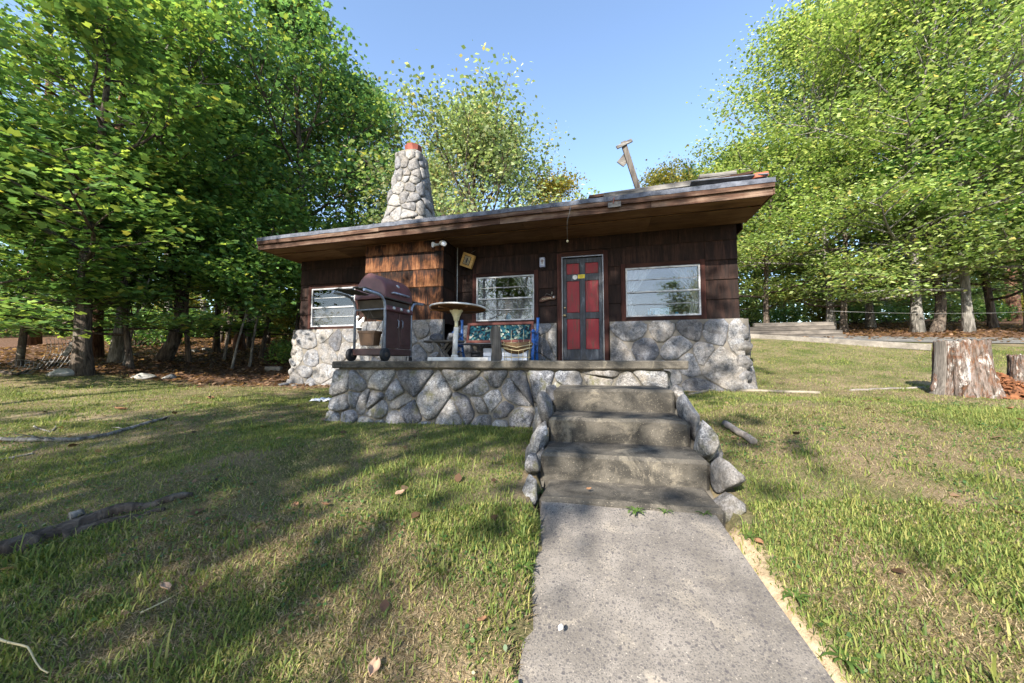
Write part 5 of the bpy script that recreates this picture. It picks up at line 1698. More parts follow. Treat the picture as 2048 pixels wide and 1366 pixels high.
# wood behind both sides (trunks one can tell apart)
rg = random.Random(77)
ORD = ['first', 'second', 'third', 'fourth', 'fifth', 'sixth', 'seventh', 'eighth', 'ninth', 'tenth', 'eleventh', 'twelfth', 'thirteenth', 'fourteenth']
for k in range(8):
    px = -300 + k * 120 + rg.uniform(-20, 20); Y = rg.uniform(19, 27)
    tpx(rg.choice(['maple_red', 'pale_tall', 'thin', 'thin']), px, Y, ORD[k] + ' tree from the left in the far row of the wood left of the cabin', rz=rg.uniform(0, 6), sc=rg.uniform(.9, 1.25), group='wood behind the left trees', name='woodland_tree')
for k in range(12):
    px = 1490 + k * 80 + rg.uniform(-20, 20); Y = rg.uniform(18, 26)
    tpx(rg.choice(['beech_a', 'beech_b', 'beech_low', 'thin', 'maple_low']), px, Y, ORD[k] + ' tree from the cabin in the far row of the right wood', rz=rg.uniform(0, 6), sc=rg.uniform(.85, 1.15), group='wood behind the right trees', name='woodland_tree')
# more of the wood, standing behind the viewpoint; it shades the left lawn and shows in the window glass, plus added trees shaped to dapple the house
for k, (var, x, y, sc) in enumerate(SHADE):
    tree(var, x, y, ORD[k] + ' unseen tree of the wood standing behind the viewpoint', name='woodland_tree', rz=k * 1.7, sc=sc, group='wood behind the viewpoint')

# understory bushes
def gen_bush(seed, r_, h, n, lsize, pal):
    c = NPR.normal(0, 1, (max(10, n // 14), 3)); c /= np.linalg.norm(c, axis=1, keepdims=True) + 1e-6
    c *= NPR.uniform(.45, 1.0, (len(c), 1)); c = c * np.array([r_, r_, h * .5]) + np.array([0, 0, h * .52])
    cen = np.repeat(c, 14, 0) + NPR.normal(0, .11, (len(c) * 14, 3))
    tr = MB(); rg_ = random.Random(seed)
    for k in range(9):
        e = c[rg_.randrange(len(c))]
        tr.tube([(0, 0, -.05), (e[0] * .4, e[1] * .4, e[2] * .6), tuple(e)], [.02, .012, .004], 4, cap=False)
    tm = bpy.data.meshes.new('stems'); tm.from_pydata(tr.v, [], tr.f); tm.update(); tm.materials.append(MAT['bark_dark'])
    return tm, leaf_mesh('foliage', cen, lsize, pal, 'rhomb', .8, .2)
BUSH = [gen_bush(1, .9, 1.3, 1900, .11, 'lime'), gen_bush(2, 1.1, 1.0, 1900, .10, 'mid'), gen_bush(3, .8, 1.8, 2100, .11, 'gold')]
def bush(kind, px, Y, label, sc=1.0, rz=0, grp=None):
    x = (px - 1024) / 740 * Y
    o = empty('shrub', (x, Y, gh1(x, Y) - .05), rz); o.scale = (sc, sc, sc)
    link('stems', BUSH[kind][0], None, o); link('foliage', BUSH[kind][1], None, o)
    tag(o, label, 'shrub', grp)
for k in range(11):
    bush((0, 2, 0, 1)[k % 4], 330 + k * 27 + rg.uniform(-8, 8), rg.uniform(16, 18.5), ORD[k] + ' yellow green shrub from the left in the wood beside the cabin', rg.uniform(.9, 1.4), rg.uniform(0, 6), 'shrubs in the left wood')
for k in range(7):
    bush((1, 0)[k % 2], -20 + k * 48 + rg.uniform(-8, 8), rg.uniform(13, 17), ORD[k] + ' green shrub from the left in the shaded far left wood', rg.uniform(.9, 1.4), rg.uniform(0, 6), 'shrubs in the far left wood')
for k in range(9):
    bush((0, 1, 2)[k % 3], 1500 + k * 68 + rg.uniform(-12, 12), rg.uniform(17, 20), ORD[k] + ' shrub from the cabin behind the bright right trees', rg.uniform(.8, 1.3), rg.uniform(0, 6), 'shrubs in the right wood')
bush(1, 588, 11.6, 'dark low shrub against the left end of the cabin', .75, 1.0)

# far wood closing the view behind the countable trees
fx_ = NPR.uniform(-62, 62, 60000); fy_ = NPR.uniform(30, 46, 60000)
k_ = ((fx_ < -.26 * fy_) | (fx_ > .55 * fy_))
fx_, fy_ = fx_[k_], fy_[k_]
ht = 3.5 + 6 * vnoise(fx_, fy_, .22, 71)
fz_ = gz(fx_, fy_) + NPR.uniform(0, 1, len(fx_)) ** .8 * ht
PAL['far'] = [((.05, .10, .035), .4), ((.09, .15, .045), .35), ((.17, .21, .06), .25)]
tag(link('far_wood', leaf_mesh('far_wood', np.stack([fx_, fy_, fz_], 1), .42, 'far', 'rhomb', .9, .3)), 'dense green wood far behind the trees on both sides', 'wood', kind='stuff')

# ------------------------------------------------------------------ grass, litter
def in_block(x, y):
    s, d = hinv(x, y)
    l, r_ = path_edges(y)
    a = (x > l - .005) & (x < r_ + .005) & (y < 2.2 - (x - .6) * .22) & (y > -5)
    b = (s > -2.98) & (s < 1.16) & (d < PD + .16) & (d > -1)
    c = (s > SL - .22) & (s < SR + .28) & (d < .24) & (d > -DEP - .3)
    c2 = (s > BL - .1) & (s < BR + .2) & (d < BD + .25) & (d > 0)
    dx = x - ST0.x; dy = y - ST0.y
    aa = dx * math.cos(PHI) - dy * math.sin(PHI); bb = dx * math.sin(PHI) + dy * math.cos(PHI)
    e = (np.abs(aa) < .64) & (bb > -1.2) & (bb < .8)
    return a | b | c | c2 | e
def scatter(n, x0, x1, y0, y1):
    x = NPR.uniform(x0, x1, n); y = NPR.uniform(y0, y1, n)
    k = (np.abs(x) < 1.46 * y + .35) & ~in_block(x, y)
    return x[k], y[k]
def grass(zone, seg):
    X = []; Y = []
    for (x0, x1, y0, y1, dens) in zone:
        x, y = scatter(int((x1 - x0) * (y1 - y0) * dens), x0, x1, y0, y1)
        X.append(x); Y.append(y)
    x = np.concatenate(X); y = np.concatenate(Y)
    lit = litter_mask(x, y); sand = sand_mask(x, y)
    cl_ = vnoise(x, y, 2.2, 31) * .5 + vnoise(x, y, 7, 32) * .5
    keep = (NPR.uniform(0, 1, len(x)) > lit * .97) & (NPR.uniform(0, 1, len(x)) > sand * .93) & (NPR.uniform(0, 1, len(x)) < .50 + .95 * cl_)
    road = (y > 11.0 - .36 * (x - 6.9)) & (x > 1)
    keep &= ~road
    x = x[keep]; y = y[keep]; cl_ = cl_[keep]
    n = len(x); z = gh(x, y) - .004
    s, d = hinv(x, y)
    upper = np.clip((y - (6.25 - .22 * (x - 3.2))) / .4, 0, 1) * (x > 2.2)        # fresher lawn beyond the edging
    green = np.clip((vnoise(x, y, .8, 41) * .45 + vnoise(x, y, 2.6, 42) * .35 + vnoise(x, y, 9, 43) * .2 - .5) * 1.9 + .50 - .10 * (x > 1.1) * (y < 6) + .30 * upper + .10 * (x < -1.5), 0, 1)
    u = NPR.uniform(0, 1, n)
    isg = u < np.clip((green - .33) * 1.7, .16, .90)
    tuft = np.clip((vnoise(x, y, 9, 51) * .5 + vnoise(x, y, 3.1, 52) * .5 - .60) * 5, 0, 1) * (NPR.uniform(0, 1, n) < .35)
    h = np.where(isg, NPR.uniform(.010, .036, n) * (1 + 1.2 * (NPR.uniform(0, 1, n) > .95)) * (1 + 1.3 * tuft), NPR.uniform(.014, .05, n))
    w = NPR.uniform(.0017, .0034, n) * (1 + .14 * np.maximum(0, y - 1.5)) * np.where(isg, 1.0 + .6 * tuft, .75)
    az = NPR.uniform(0, 2 * np.pi, n); ln = np.where(isg, NPR.uniform(.3, 1.6, n), NPR.uniform(.9, 3.2, n))
    dx = np.cos(az); dy = np.sin(az); px_ = -dy; py_ = dx
    nrm = np.sqrt(1 + ln ** 2)
    H = h / nrm * np.where(isg, 1.15, .8); Lx = h * ln / nrm
    cg = np.array([(.080, .128, .030), (.140, .182, .044), (.205, .225, .060), (.285, .27, .088)])
    cs = np.array([(.34, .265, .155), (.26, .195, .11), (.42, .34, .21), (.18, .13, .075)])
    col = np.where(isg[:, None], cg[NPR.choice(4, n, p=[.24, .36, .27, .13])], cs[NPR.choice(4, n, p=[.38, .28, .2, .14])]) * NPR.uniform(.8, 1.2, (n, 1))
    P = np.stack([x, y, z], 1)
    side = np.stack([px_, py_, np.zeros(n)], 1) * w[:, None]
    fw = np.stack([dx, dy, np.zeros(n)], 1)
    if seg == 1:
        V = np.stack([P - side, P + side, P + fw * Lx[:, None] + np.array([0, 0, 1]) * H[:, None]], 1)
        F = np.arange(n * 3).reshape(n, 3); C = np.repeat(col, 3, 0)
    else:
        mid = P + fw * (Lx * .36)[:, None] + np.array([0, 0, 1]) * (H * .68)[:, None]
        tip = P + fw * Lx[:, None] + np.array([0, 0, 1]) * H[:, None]
        V = np.stack([P - side, P + side, mid - side * .8, mid + side * .8, tip], 1)
        b = np.arange(n) * 5
        F = np.concatenate([np.stack([b, b + 1, b + 3], 1), np.stack([b, b + 3, b + 2], 1), np.stack([b + 2, b + 3, b + 4], 1)])
        C = np.repeat(col, 5, 0)
    return V.reshape(-1, 3), F, C
V1, F1, C1 = grass([(-3.2, 3.3, .75, 2.1, 30000)], 2)
V2, F2, C2 = grass([(-6.2, 6.4, 2.1, 4.2, 13500), (-9, 9, 4.2, 6.2, 5200), (-13, 13, 6.2, 9, 2600), (2, 16, 9, 13, 1400)], 1)
me = mesh_np('lawn_grass', np.concatenate([V1, V2]), np.concatenate([F1, F2 + len(V1)]), np.concatenate([C1, C2]))
cx_, cy_ = scatter(60000, -6, 6, .8, 5.5)
ck = (vnoise(cx_, cy_, 4, 61) * .5 + vnoise(cx_, cy_, 1.3, 62) * .5 > .60) & (litter_mask(cx_, cy_) < .3) & (sand_mask(cx_, cy_) < .4)
cx_, cy_ = cx_[ck], cy_[ck]
PAL['clover'] = [((.05, .11, .03), .5), ((.09, .16, .04), .35), ((.16, .19, .05), .15)]
cm_ = leaf_mesh('clover', np.stack([cx_, cy_, gh(cx_, cy_) + NPR.uniform(.006, .022, len(cx_))], 1), .016, 'clover', 'oval', .5, 0)
tag(link('clover_patch', cm_), 'low round leaved clover and weeds mixed into the lawn', 'clover', kind='stuff')
tag(link('lawn_grass', me, MAT['grass']), 'patchy green and straw coloured grass covering the lawn', 'grass', kind='stuff')
print('grass tris', len(F1) + len(F2))

# fallen leaf litter under the trees
x = NPR.uniform(-16, 1, 30000); y = NPR.uniform(7, 19, 30000)
x2 = NPR.uniform(5, 20, 16000); y2 = NPR.uniform(8.5, 19, 16000)
x3 = NPR.uniform(-6, 5, 900); y3 = NPR.uniform(1.0, 8, 900)
x = np.concatenate([x, x2]); y = np.concatenate([y, y2])
k = (NPR.uniform(0, 1, len(x)) < litter_mask(x, y)) & ~in_block(x, y)
x, y = x[k], y[k]
k3 = ~in_block(x3, y3) & (NPR.uniform(0, 1, len(x3)) < .5)
x = np.concatenate([x, x3[k3]]); y = np.concatenate([y, y3[k3]])
n = len(x); cen = np.stack([x, y, gh(x, y) + .012], 1)
PAL['litter'] = [((.10, .055, .032), .35), ((.19, .105, .06), .35), ((.32, .20, .13), .22), ((.05, .03, .022), .08)]
me = leaf_mesh('leaf_litter', cen, np.where(np.arange(n) < n - k3.sum(), .085, .05), 'litter', 'oval', .4, 0)
tag(link('leaf_litter', me, None), 'brown fallen leaves strewn under the trees', 'leaves', kind='stuff')

# ------------------------------------------------------------------ yard things
def gp3(px, py, Y): return at(px, py, Y)
def ground_at(px, py, lo=.8, hi=30):
    """where the view ray through a photo pixel meets the ground"""
    prev = None
    for k in range(600):
        Y = lo * (hi / lo) ** (k / 599)
        q = at(px, py, Y)
        if q.z <= gh1(q.x, q.y): return Vector((q.x, q.y, gh1(q.x, q.y)))
    return at(px, py, hi)

def limb(name, pix, r0, r1, mat, label, cat, lift=.5, Ys=None, sides=8, wob=.008, parent=None):
    pts = []
    for i, (px, py) in enumerate(pix):
        g_ = ground_at(px, py)
        pts.append(g_)
    # resample with noise
    P = []; Rr = []
    for i in range(len(pts) - 1):
        for k in range(5):
            t = k / 5; p = pts[i].lerp(pts[i + 1], t); u = (i + t) / (len(pts) - 1)
            rr = r0 + (r1 - r0) * u
            p.z = gh1(p.x, p.y) + rr * lift
            p += Vector((mnoise.noise(p * 6), mnoise.noise(p * 6 + Vector((9, 0, 0))), mnoise.noise(p * 5 + Vector((0, 9, 0))) * .5)) * wob * 2
            P.append(p); Rr.append(rr * (1 + .18 * mnoise.noise(p * 9)))
    p = pts[-1].copy(); p.z = gh1(p.x, p.y) + r1 * lift; P.append(p); Rr.append(r1)
    o0 = P[0].copy()
    tb_ = MB().tube([q - o0 for q in P], Rr, sides)
    if name == 'fallen_branch' and len(P) > 8:
        rt_ = random.Random(int(pix[0][1]))
        for k in range(len(P) // 4):
            q = P[rt_.randrange(2, len(P) - 1)] - o0; a_ = rt_.uniform(0, 6.3); L_ = rt_.uniform(.06, .22)
            e_ = q + Vector((math.cos(a_), math.sin(a_), rt_.uniform(.1, .5))) * L_
            tb_.tube([q, q.lerp(e_, .5) + Vector((0, 0, .01)), e_], [r1 * .45, r1 * .3, .002], 5)
    o = tb_.build(name, MAT[mat], parent)
    if parent is None:
        o.location = o0; tag(o, label, cat)
    return o
limb('fallen_branch', [(-30, 884), (60, 884), (150, 884), (215, 872), (275, 856), (332, 838)], .022, .018, 'bark_pale', 'long pale lichened fallen branch on the left lawn', 'branch', .8)
limb('fallen_branch', [(-30, 930), (20, 918), (70, 909)], .013, .008, 'bark_pale', 'short pale stick just below the long fallen branch at the left edge', 'branch', .8)
limb('fallen_branch', [(66, 856), (100, 866), (112, 852)], .010, .005, 'bark_pale', 'small forked twig above the long fallen branch', 'branch', .8)
limb('fallen_branch', [(205, 930), (252, 920), (290, 912)], .006, .004, 'bark_pale', 'thin pale twig in the shaded grass below the long fallen branch', 'branch', .8)
limb('surface_root', [(-40, 1124), (60, 1092), (150, 1058), (240, 1030), (310, 1012), (385, 992)], .070, .020, 'bark_dark', 'thick dark tree root surfacing diagonally across the left lawn', 'root', .1, wob=.03)
limb('surface_root', [(120, 1082), (190, 1058), (260, 1040), (330, 1020)], .045, .015, 'bark_dark', 'grey lower root lying beside the thick dark root', 'root', .1, wob=.02)
limb('cut_log', [(134, 1047), (166, 1036)], .022, .020, 'bark_pale', 'short sawn log lying on the dark root at left', 'log', 1.6, sides=12)
limb('dry_stalk', [(282, 1232), (330, 1206), (378, 1176)], .004, .002, 'wire_tan', 'straight dry stalk lying in the lower left grass', 'stalk', 2)
limb('dry_stalk', [(-10, 1305), (50, 1318), (95, 1366)], .004, .002, 'wire_tan', 'bent dry grass stalk in the lower left corner', 'stalk', 12)
limb('short_log', [(1448, 853), (1478, 872), (1508, 890)], .030, .028, 'log_grey', 'short weathered log lying in the grass right of the steps', 'log', .8, sides=12)
limb('white_pipe', [(1380, 791), (1410, 784), (1440, 779)], .022, .020, 'pipe_white', 'pale length of pipe lying against the stone base right of the steps', 'pipe', .7, sides=12, wob=.002)
limb('edging_log', [(1474, 783), (1560, 786), (1640, 788)], .028, .025, 'pipe_white', 'straight pale edging pole across the lawn right of the cabin', 'pole', .6, sides=12, wob=.003)
limb('edging_log', [(1700, 782), (1780, 778), (1850, 776)], .022, .018, 'log_grey', 'thin grey edging pole in the grass left of the big stump', 'pole', .2, sides=8, wob=.01)
limb('fallen_branch', [(-20, 742), (30, 752), (90, 735), (150, 722)], .04, .02, 'bark_dark', 'dark rotten bough in the brush at the far left', 'branch', .8)
limb('fallen_branch', [(640, 700), (600, 700)], .02, .01, 'bark_dark', 'dark stick hidden by the cabin corner', 'branch', .8) if False else None

# stump: hollow, flared, rotten
def stump(px, py, wpx, hpx, label, seed, spread=1.45, slab=True):
    g_ = ground_at(px, py)
    Y = g_.y; r_ = wpx / 740 * Y / 2; h = hpx / 740 * Y
    V = []; F = []; n = 110; m_ = 26
    for j in range(m_ + 1):
        t = j / m_
        for i in range(n):
            an = 2 * math.pi * i / n
            fl = 1 + (spread - 1) * (1 - t) ** 2.0 * (1 + .8 * math.sin(an * 6 + seed))
            rid = 1 + .05 * mnoise.noise(Vector((math.cos(an) * 5, math.sin(an) * 5, t * 1.2 + seed))) + .05 * mnoise.noise(Vector((math.cos(an) * 16, math.sin(an) * 16, t * 2.2 + seed))) + .03 * mnoise.noise(Vector((math.cos(an) * 30, math.sin(an) * 30, t * 9 + seed)))
            pit = mnoise.noise(Vector((math.cos(an) * 2.6, math.sin(an) * 2.6, t * 3.2 + seed * 2)))
            rid -= .30 * max(0, pit - .10) * min(1, 3 * (1 - t))
            rr = r_ * fl * rid
            V.append((rr * math.cos(an), rr * math.sin(an), -.06 + t * (h + .06) + t ** 6 * .06 * mnoise.noise(Vector((math.cos(an) * 9, math.sin(an) * 9, seed)))))
    for j in range(m_):
        for i in range(n):
            i2 = (i + 1) % n
            F.append((j * n + i, j * n + i2, (j + 1) * n + i2, (j + 1) * n + i))
    # hollow top
    b = m_ * n
    for sc, z in ((.86, h - .01), (.78, h - .10), (.4, h - .16)):
        for i in range(n):
            an = 2 * math.pi * i / n
            V.append((r_ * sc * math.cos(an) * (1 + .06 * math.sin(an * 4)), r_ * sc * math.sin(an), z))
    for j in range(3):
        for i in range(n):
            i2 = (i + 1) % n
            F.append((b + j * n + i, b + j * n + i2, b + (j + 1) * n + i2, b + (j + 1) * n + i))
    F.append(tuple(b + 3 * n + i for i in range(n)))
    o = empty('tree_stump', (g_.x, g_.y, g_.z - .02), 0); tag(o, label, 'stump')
    MB().add(V, F, True).build('wood', MAT['stump'], o)
    if not slab: return g_, r_, h
    # grey bark slab still clinging on the left
    V = []; F = []
    for j in range(9):
        t = j / 8
        for i in range(6):
            an = R(158 + i * 6.5)
            fl = 1 + (spread - 1) * (1 - t) ** 2.2 * 1.1
            rr = r_ * fl * 1.045
            V.append((rr * math.cos(an), rr * math.sin(an), .02 + t * h * .97))
    nf = len(V)
    V += [(x * .95, y * .95, z) for x, y, z in V]
    for j in range(8):
        for i in range(5):
            a = j * 6 + i
            F += [(a, a + 1, a + 7, a + 6), (nf + a + 6, nf + a + 7, nf + a + 1, nf + a)]
    for j in range(8):
        F += [(j * 6, j * 6 + 6, nf + j * 6 + 6, nf + j * 6), (j * 6 + 11, j * 6 + 5, nf + j * 6 + 5, nf + j * 6 + 11)]
    F += [tuple([48 + i for i in range(6)] + [nf + 53 - i for i in range(6)])]
    MB().add(V, F).build('bark_slab', MAT['weathered_z'], o)
    return g_, r_, h
sg_, sr_, sh_ = stump(1928, 790, 74, 110, 'big rotten tree stump with orange and white wood on the right lawn', 3, 1.32)
stump(2068, 790, 58, 82, 'second broken rotten stump at the right edge of the picture', 8, 1.2, False)
# heap of crumbled wood between the stumps
hc = ground_at(2008, 795)
o = MB(); V = []; F = []
for j in range(9):
    for i in range(24):
        an = 2 * math.pi * i / 24; t = j / 8
        V.append((math.cos(an) * .52 * t, math.sin(an) * .45 * t, .36 * (1 - t ** 1.7) + .03 * mnoise.noise(Vector((i, j, 1))) - .03))
for j in range(8):
    for i in range(24):
        i2 = (i + 1) % 24
        F.append((j * 24 + i, (j + 1) * 24 + i, (j + 1) * 24 + i2, j * 24 + i2))
o.add(V, F, True)
rr_ = random.Random(5)
for k in range(420):
    an = rr_.uniform(0, 6.28); t = rr_.uniform(.05, 1.1) ** .7
    c = Vector((math.cos(an) * .52 * t, math.sin(an) * .45 * t, .36 * max(0, 1 - t ** 1.7) + .012))
    o.box(c, (rr_.uniform(.03, .12), rr_.uniform(.015, .05), rr_.uniform(.006, .018)), rot=(rr_.uniform(-.7, .7), rr_.uniform(-.7, .7), rr_.uniform(0, 3)))
hp2 = o.build('wood_debris', MAT['mulch']); hp2.location = hc + Vector((.05, .25, 0)); tag(hp2, 'heap of crumbled orange brown rotten wood between the two stumps', 'debris', kind='stuff')

# landscape timbers, curb and drive on the right
def beam(p0, p1, w_, h_, mat, name, label, cat, group=None, bev=.012, zo=0.0):
    p0 = Vector(p0); p1 = Vector(p1); d = p1 - p0; L = d.length
    o = MB().box((0, 0, 0), (L, w_, h_), bev=bev).build(name, MAT[mat]); rough(o, .008, 3, p0.x, 3)
    c = (p0 + p1) / 2; o.location = c + Vector((0, 0, zo))
    o.rotation_euler = d.to_track_quat('X', 'Z').to_euler()
    if label: tag(o, label, cat, group)
    return o
A0 = at(1476, 668, 11.9); A1 = at(1690, 668, 11.4)
tz = (g1(A0.x, A0.y) + g1(A1.x, A1.y)) / 2
names = ['bottom', 'second', 'third', 'top']
for k in range(4):
    off = .06 * k
    t0, t1 = (0.30, 1.0) if k == 0 else ((0, .98) if k == 1 else ((.02, .93) if k == 2 else (.18, .93)))
    a = A0.lerp(A1, t0); b = A0.lerp(A1, t1)
    z = tz + .02 + .135 * k
    beam((a.x + off * .2, a.y + off, z), (b.x + off * .2, b.y + off, z), .15, .128, 'timber', 'landscape_timber', names[k] + ' timber of the grey retaining stack right of the cabin', 'timber', 'stacked landscape timbers')
B0 = ground_at(1470, 676); B1 = ground_at(1862, 702)
cb = beam((B0.x, B0.y, B0.z + .07), (B1.x, B1.y, B1.z + .07), .16, .16, 'concrete_curb', 'curb', None, None); tag(cb, kind='structure')
# drive beyond the curb
V = []; F = []
d0 = Vector((math.cos(R(-26)), math.sin(R(-26)), 0))
for k in range(25):
    t = k / 24
    p = Vector((7.0, 11.75, 0)).lerp(Vector((24, 5.2, 0)), t)
    for w_ in (0, .5, 1.0):
        q = p + Vector((.36, .93, 0)) * (w_ * (1.3))
        V.append((q.x, q.y, max(gh1(q.x, q.y), gh1(q.x, q.y)) + .02))
for k in range(24):
    for i in range(2):
        a = k * 3 + i
        F.append((a, a + 3, a + 4, a + 1))
dv = MB().add(V, F).build('drive', MAT['asphalt']); tag(dv, kind='structure')
# stretched wire line on the right
w0 = at(1660, 622, 11.2); w1 = at(1850, 627, 10.9); w2 = at(2120, 621, 10.2)
pts = [w0, w0.lerp(w1, .5) - Vector((0, 0, .015)), w1, w1.lerp(w2, .5) - Vector((0, 0, .03)), w2]
ln = MB().tube([p - w0 for p in pts], .0038, 6).build('wire_line', MAT['wire_grey']); ln.location = w0; tag(ln, 'pale wire stretched between the trees above the right lawn', 'wire')

# bent wire fence panels at the far left
def wire_panel(px, py, Y, w_, h_, nx_, nz_, label, bend, rz=0):
    q = at(px, py, Y); gz_ = gh1(q.x, q.y)
    o = empty('wire_fence', (q.x, q.y, gz_), rz); tag(o, label, 'fence')
    def P(u, v): return (u * w_ - w_ / 2, bend * math.sin(v * 2.2) * .4, .02 + v * h_ - bend * (u - .2) ** 2 * .3 * v)
    for i in range(nx_ + 1):
        MB().tube([P(i / nx_, k / 6) for k in range(7)], .0045, 4, cap=False).build('upright_wire', MAT['wire_grey'], o)
    for j in range(nz_ + 1):
        MB().tube([P(k / 8, j / nz_ * .97 + .02) for k in range(9)], .0045, 4, cap=False).build('cross_wire', MAT['wire_grey'], o)
wire_panel(100, 715, 8.2, .85, .72, 8, 4, 'bent wire mesh fence panel left of the dark trunk', .5, R(-8))
wire_panel(38, 745, 7.6, .35, .30, 5, 2, 'small scrap of wire mesh in the brush at the far left', .4, R(15))
pl_ = beam(at(128, 712, 8.0), at(156, 676, 8.1), .035, .10, 'weathered', 'broken_plank', 'broken pale plank leaning between the wire fence and the dark trunk', 'plank')

# loose stones
for k, (px, py, sx, label) in enumerate([
    (590, 772, .09, 'small pale stone at the left foot of the cabin wall'), (566, 771, .14, 'pointed pale stone at the left corner of the cabin'), (618, 771, .16, 'flat pale stone before the left stone wall of the cabin'),
    (290, 757, .26, 'flat grey stone at the edge of the leaf litter on the left lawn'), (340, 756, .20, 'flat grey stone right of another in the leaf litter edge'),
    (385, 705, .20, 'pale square block lying in the litter, left one'), (415, 701, .20, 'pale square block lying in the litter, right one'), (125, 750, .34, 'flat slab of stone before the dark trunk at left')]):
    g_ = ground_at(px, py)
    o = link('field_stone', rock_mesh((sx, sx * .75, sx * .38), 60 + k, facets=8), MAT['granite_pale' if k < 3 else 'rock_flat'])
    o.location = g_ + Vector((0, 0, sx * .10)); o.rotation_euler = (0, 0, k * 1.3); tag(o, label, 'stone')
bl_ = ground_at(545, 742)
o = beam(bl_ + Vector((-.2, 0, .06)), bl_ + Vector((.22, .05, .06)), .13, .13, 'concrete_curb', 'concrete_block', 'short pale concrete block at the litter edge by the cabin left corner', 'block')

# crumpled white cloth by the porch
g_ = ground_at(645, 804)
bm = bmesh.new(); bmesh.ops.create_grid(bm, x_segments=26, y_segments=14, size=1)
for v in bm.verts:
    x, y = v.co.x, v.co.y
    z = .035 + .05 * mnoise.noise(Vector((x * 3.2, y * 2.5, 2))) + .03 * mnoise.noise(Vector((x * 8, y * 6, 4)))
    v.co = Vector((x * .16 + .03 * mnoise.noise(Vector((x * 3, y * 3, 7))), y * .065 * (1 + .5 * math.sin(x * 4)), max(.004, z * (1 - .3 * abs(x)))))
me = bpy.data.meshes.new('cloth'); bm.to_mesh(me); bm.free()
me.polygons.foreach_set('use_smooth', [True] * len(me.polygons))
o = link('crumpled_cloth', me, MAT['cloth_white']); o.location = g_; o.modifiers.new('t', 'SOLIDIFY').thickness = .004
tag(o, 'crumpled white cloth on the grass by the left end of the porch wall', 'cloth')

# single fallen leaves
def on_plane(px, py, z):
    q = at(px, py, 1.0); k = (z - EYE) / (q.z - EYE)
    return Vector((q.x * k, q.y * k, z))
def curled_leaf(px, py, size, mat, label, rz):
    g_ = ground_at(px, py)
    if 'step' in label: g_ = on_plane(px, py, .880)
    if 'petal' in label: g_ = on_plane(px, py, .672)
    V = []; F = []
    for j in range(9):
        t = j / 8; w_ = math.sin(math.pi * min(1, t * .95 + .04)) ** .8 * .30
        for i in range(5):
            u = (i - 2) / 2
            V.append((u * w_ * size, (t - .5) * size, .012 + size * (.22 * u * u * .8 + .10 * (t - .5) ** 2 + .03 * math.sin(t * 9 + u))))
    for j in range(8):
        for i in range(4):
            a = j * 5 + i
            F.append((a, a + 1, a + 6, a + 5))
    o = MB().add(V, F, True).build('fallen_leaf', MAT[mat]); o.location = g_ + Vector((0, 0, .01)); o.rotation_euler = (.1, .2, rz)
    o.modifiers.new('t', 'SOLIDIFY').thickness = .0012
    tag(o, label, 'leaf', 'fallen leaves on the lawn')
for k, (px, py, s_, mt, lb) in enumerate([
    (746, 1352, .06, 'dead_leaf_pale', 'large tan fallen leaf at the bottom edge left of the path'), (328, 1188, .06, 'dead_leaf_pale', 'pale fallen leaf beside the straight dry stalk in the lower left'),
    (965, 1258, .04, 'dead_leaf', 'small orange fallen leaf in the grass close left of the path'), (1520, 1094, .05, 'dead_leaf', 'reddish fallen leaf on the sand right of the path'),
    (984, 915, .07, 'dead_leaf_pale', 'pale leaf in the grass left of the steps'), (800, 995, .06, 'dead_leaf_pale', 'pale leaf in the middle of the sunlit left lawn'),
    (590, 1018, .05, 'dead_leaf', 'dark curled leaf at the shade line on the left lawn'), (650, 1018, .05, 'dead_leaf', 'dark curled leaf right of another at the shade line'),
    (2022, 822, .10, 'dead_leaf', 'orange wood chip like leaf below the second stump'), (1475, 958, .05, 'dead_leaf_pale', 'pale leaf in the grass right of the side stones'),
    (1178, 985, .03, 'dead_leaf', 'tiny reddish leaf lying on the lowest step'), (1120, 1268, .028, 'white_plastic', 'tiny white petal lying on the left side of the path'),
    (420, 800, .16, 'dead_leaf', 'clump of brown leaves on the far left lawn'), (240, 822, .14, 'dead_leaf', 'brown leaves beside the long fallen branch')]):
    curled_leaf(px, py, s_, mt, lb, k * 1.1)

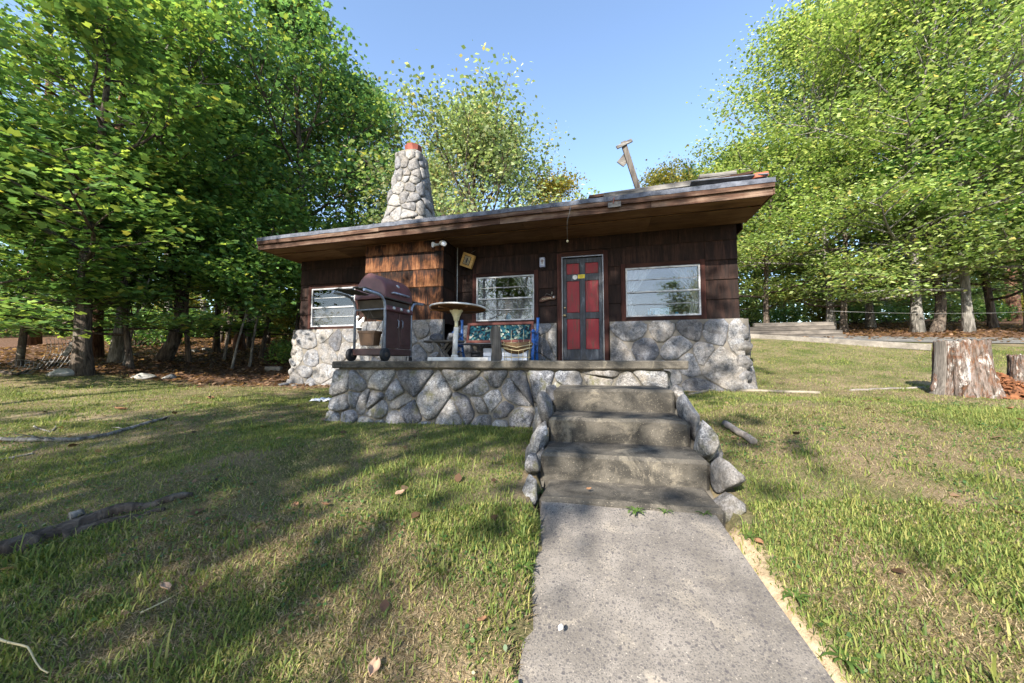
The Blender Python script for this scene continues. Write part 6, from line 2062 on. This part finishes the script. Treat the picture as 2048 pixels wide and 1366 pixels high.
# weeds at the joint of the path and along its edge
def weed(px, py, r_, n, label, seed, zoff=0.0):
    g_ = ground_at(px, py); rr_ = random.Random(seed)
    q = on_plane(px, py, .848) if zoff else g_
    b = MB()
    for k in range(n):
        an = 2 * math.pi * k / n + rr_.uniform(-.3, .3); L_ = r_ * rr_.uniform(.6, 1.15); w_ = L_ * .10
        d = Vector((math.cos(an), math.sin(an), 0)); s_ = Vector((-d.y, d.x, 0))
        p = [Vector((0, 0, 0)), d * L_ * .4 + Vector((0, 0, L_ * .35)), d * L_ * .8 + Vector((0, 0, L_ * .38)), d * L_ * 1.05 + Vector((0, 0, L_ * .22))]
        ws_ = [w_ * .4, w_, w_ * .8, 0.001]
        V = []
        for c, ww in zip(p, ws_): V += [c - s_ * ww, c + s_ * ww]
        b.add(V, [(0, 1, 3, 2), (2, 3, 5, 4), (4, 5, 7, 6)], True)
    o = b.build('weed', MAT['weed']); o.location = q; tag(o, label, 'weed', 'weeds by the path')
m = Mt('weed_base'); 
twosided('weed', lambda m: m.ramp(m.noise(20, 3), [(.3, (.05, .10, .02)), (.7, (.11, .17, .035))]), .35, .5, .3)
for k, (px, py, r_, n_, lb) in enumerate([
    (1271, 1026, .06, 14, 'leafy green weed rosette growing in the joint below the lowest step'), (1330, 1026, .045, 8, 'sparse weed in the joint right of the leafy rosette'),
    (1408, 1030, .045, 9, 'small weed at the right end of the joint below the steps'), (1083, 995, .05, 12, 'tuft of weed at the left end of the lowest step'),
    (1590, 1200, .06, 12, 'weed clump on the sand right of the path'), (1500, 1080, .05, 10, 'weed at the sand edge near the reddish leaf'), (1047, 1140, .06, 12, 'weed leaning over the left edge of the path'),
    (1690, 1330, .07, 12, 'weed at the lower right beside the path')]):
    weed(px, py, r_, n_, lb, k, .055 if k in (0, 1, 2) else 0.0)
# distant red roofed house glimpsed through the far left trees
hx = at(20, 560, 34)
dh = empty('distant_house', (hx.x, hx.y, gh1(hx.x, hx.y)), R(20)); tag(dh, 'distant house with a pinkish red roof glimpsed through the far left trees', 'house')
MB().box((0, 0, 1.6), (8, 6, 3.2)).build('wall', MAT['white_plastic'], dh)
MB().add([(-4.4, -3.4, 3.2), (4.4, -3.4, 3.2), (4.4, 3.4, 3.2), (-4.4, 3.4, 3.2), (-4.4, 0, 5.6), (4.4, 0, 5.6)], [(0, 1, 5, 4), (2, 3, 4, 5), (0, 4, 3), (1, 2, 5), (0, 3, 2, 1)]).build('roof', MAT['brick_red'], dh)
for xx in (-2.4, 0, 2.4): MB().box((xx, -3.01, 1.8), (1.0, .06, 1.2), bev=.02).build('window', MAT['blue_glass'], dh)
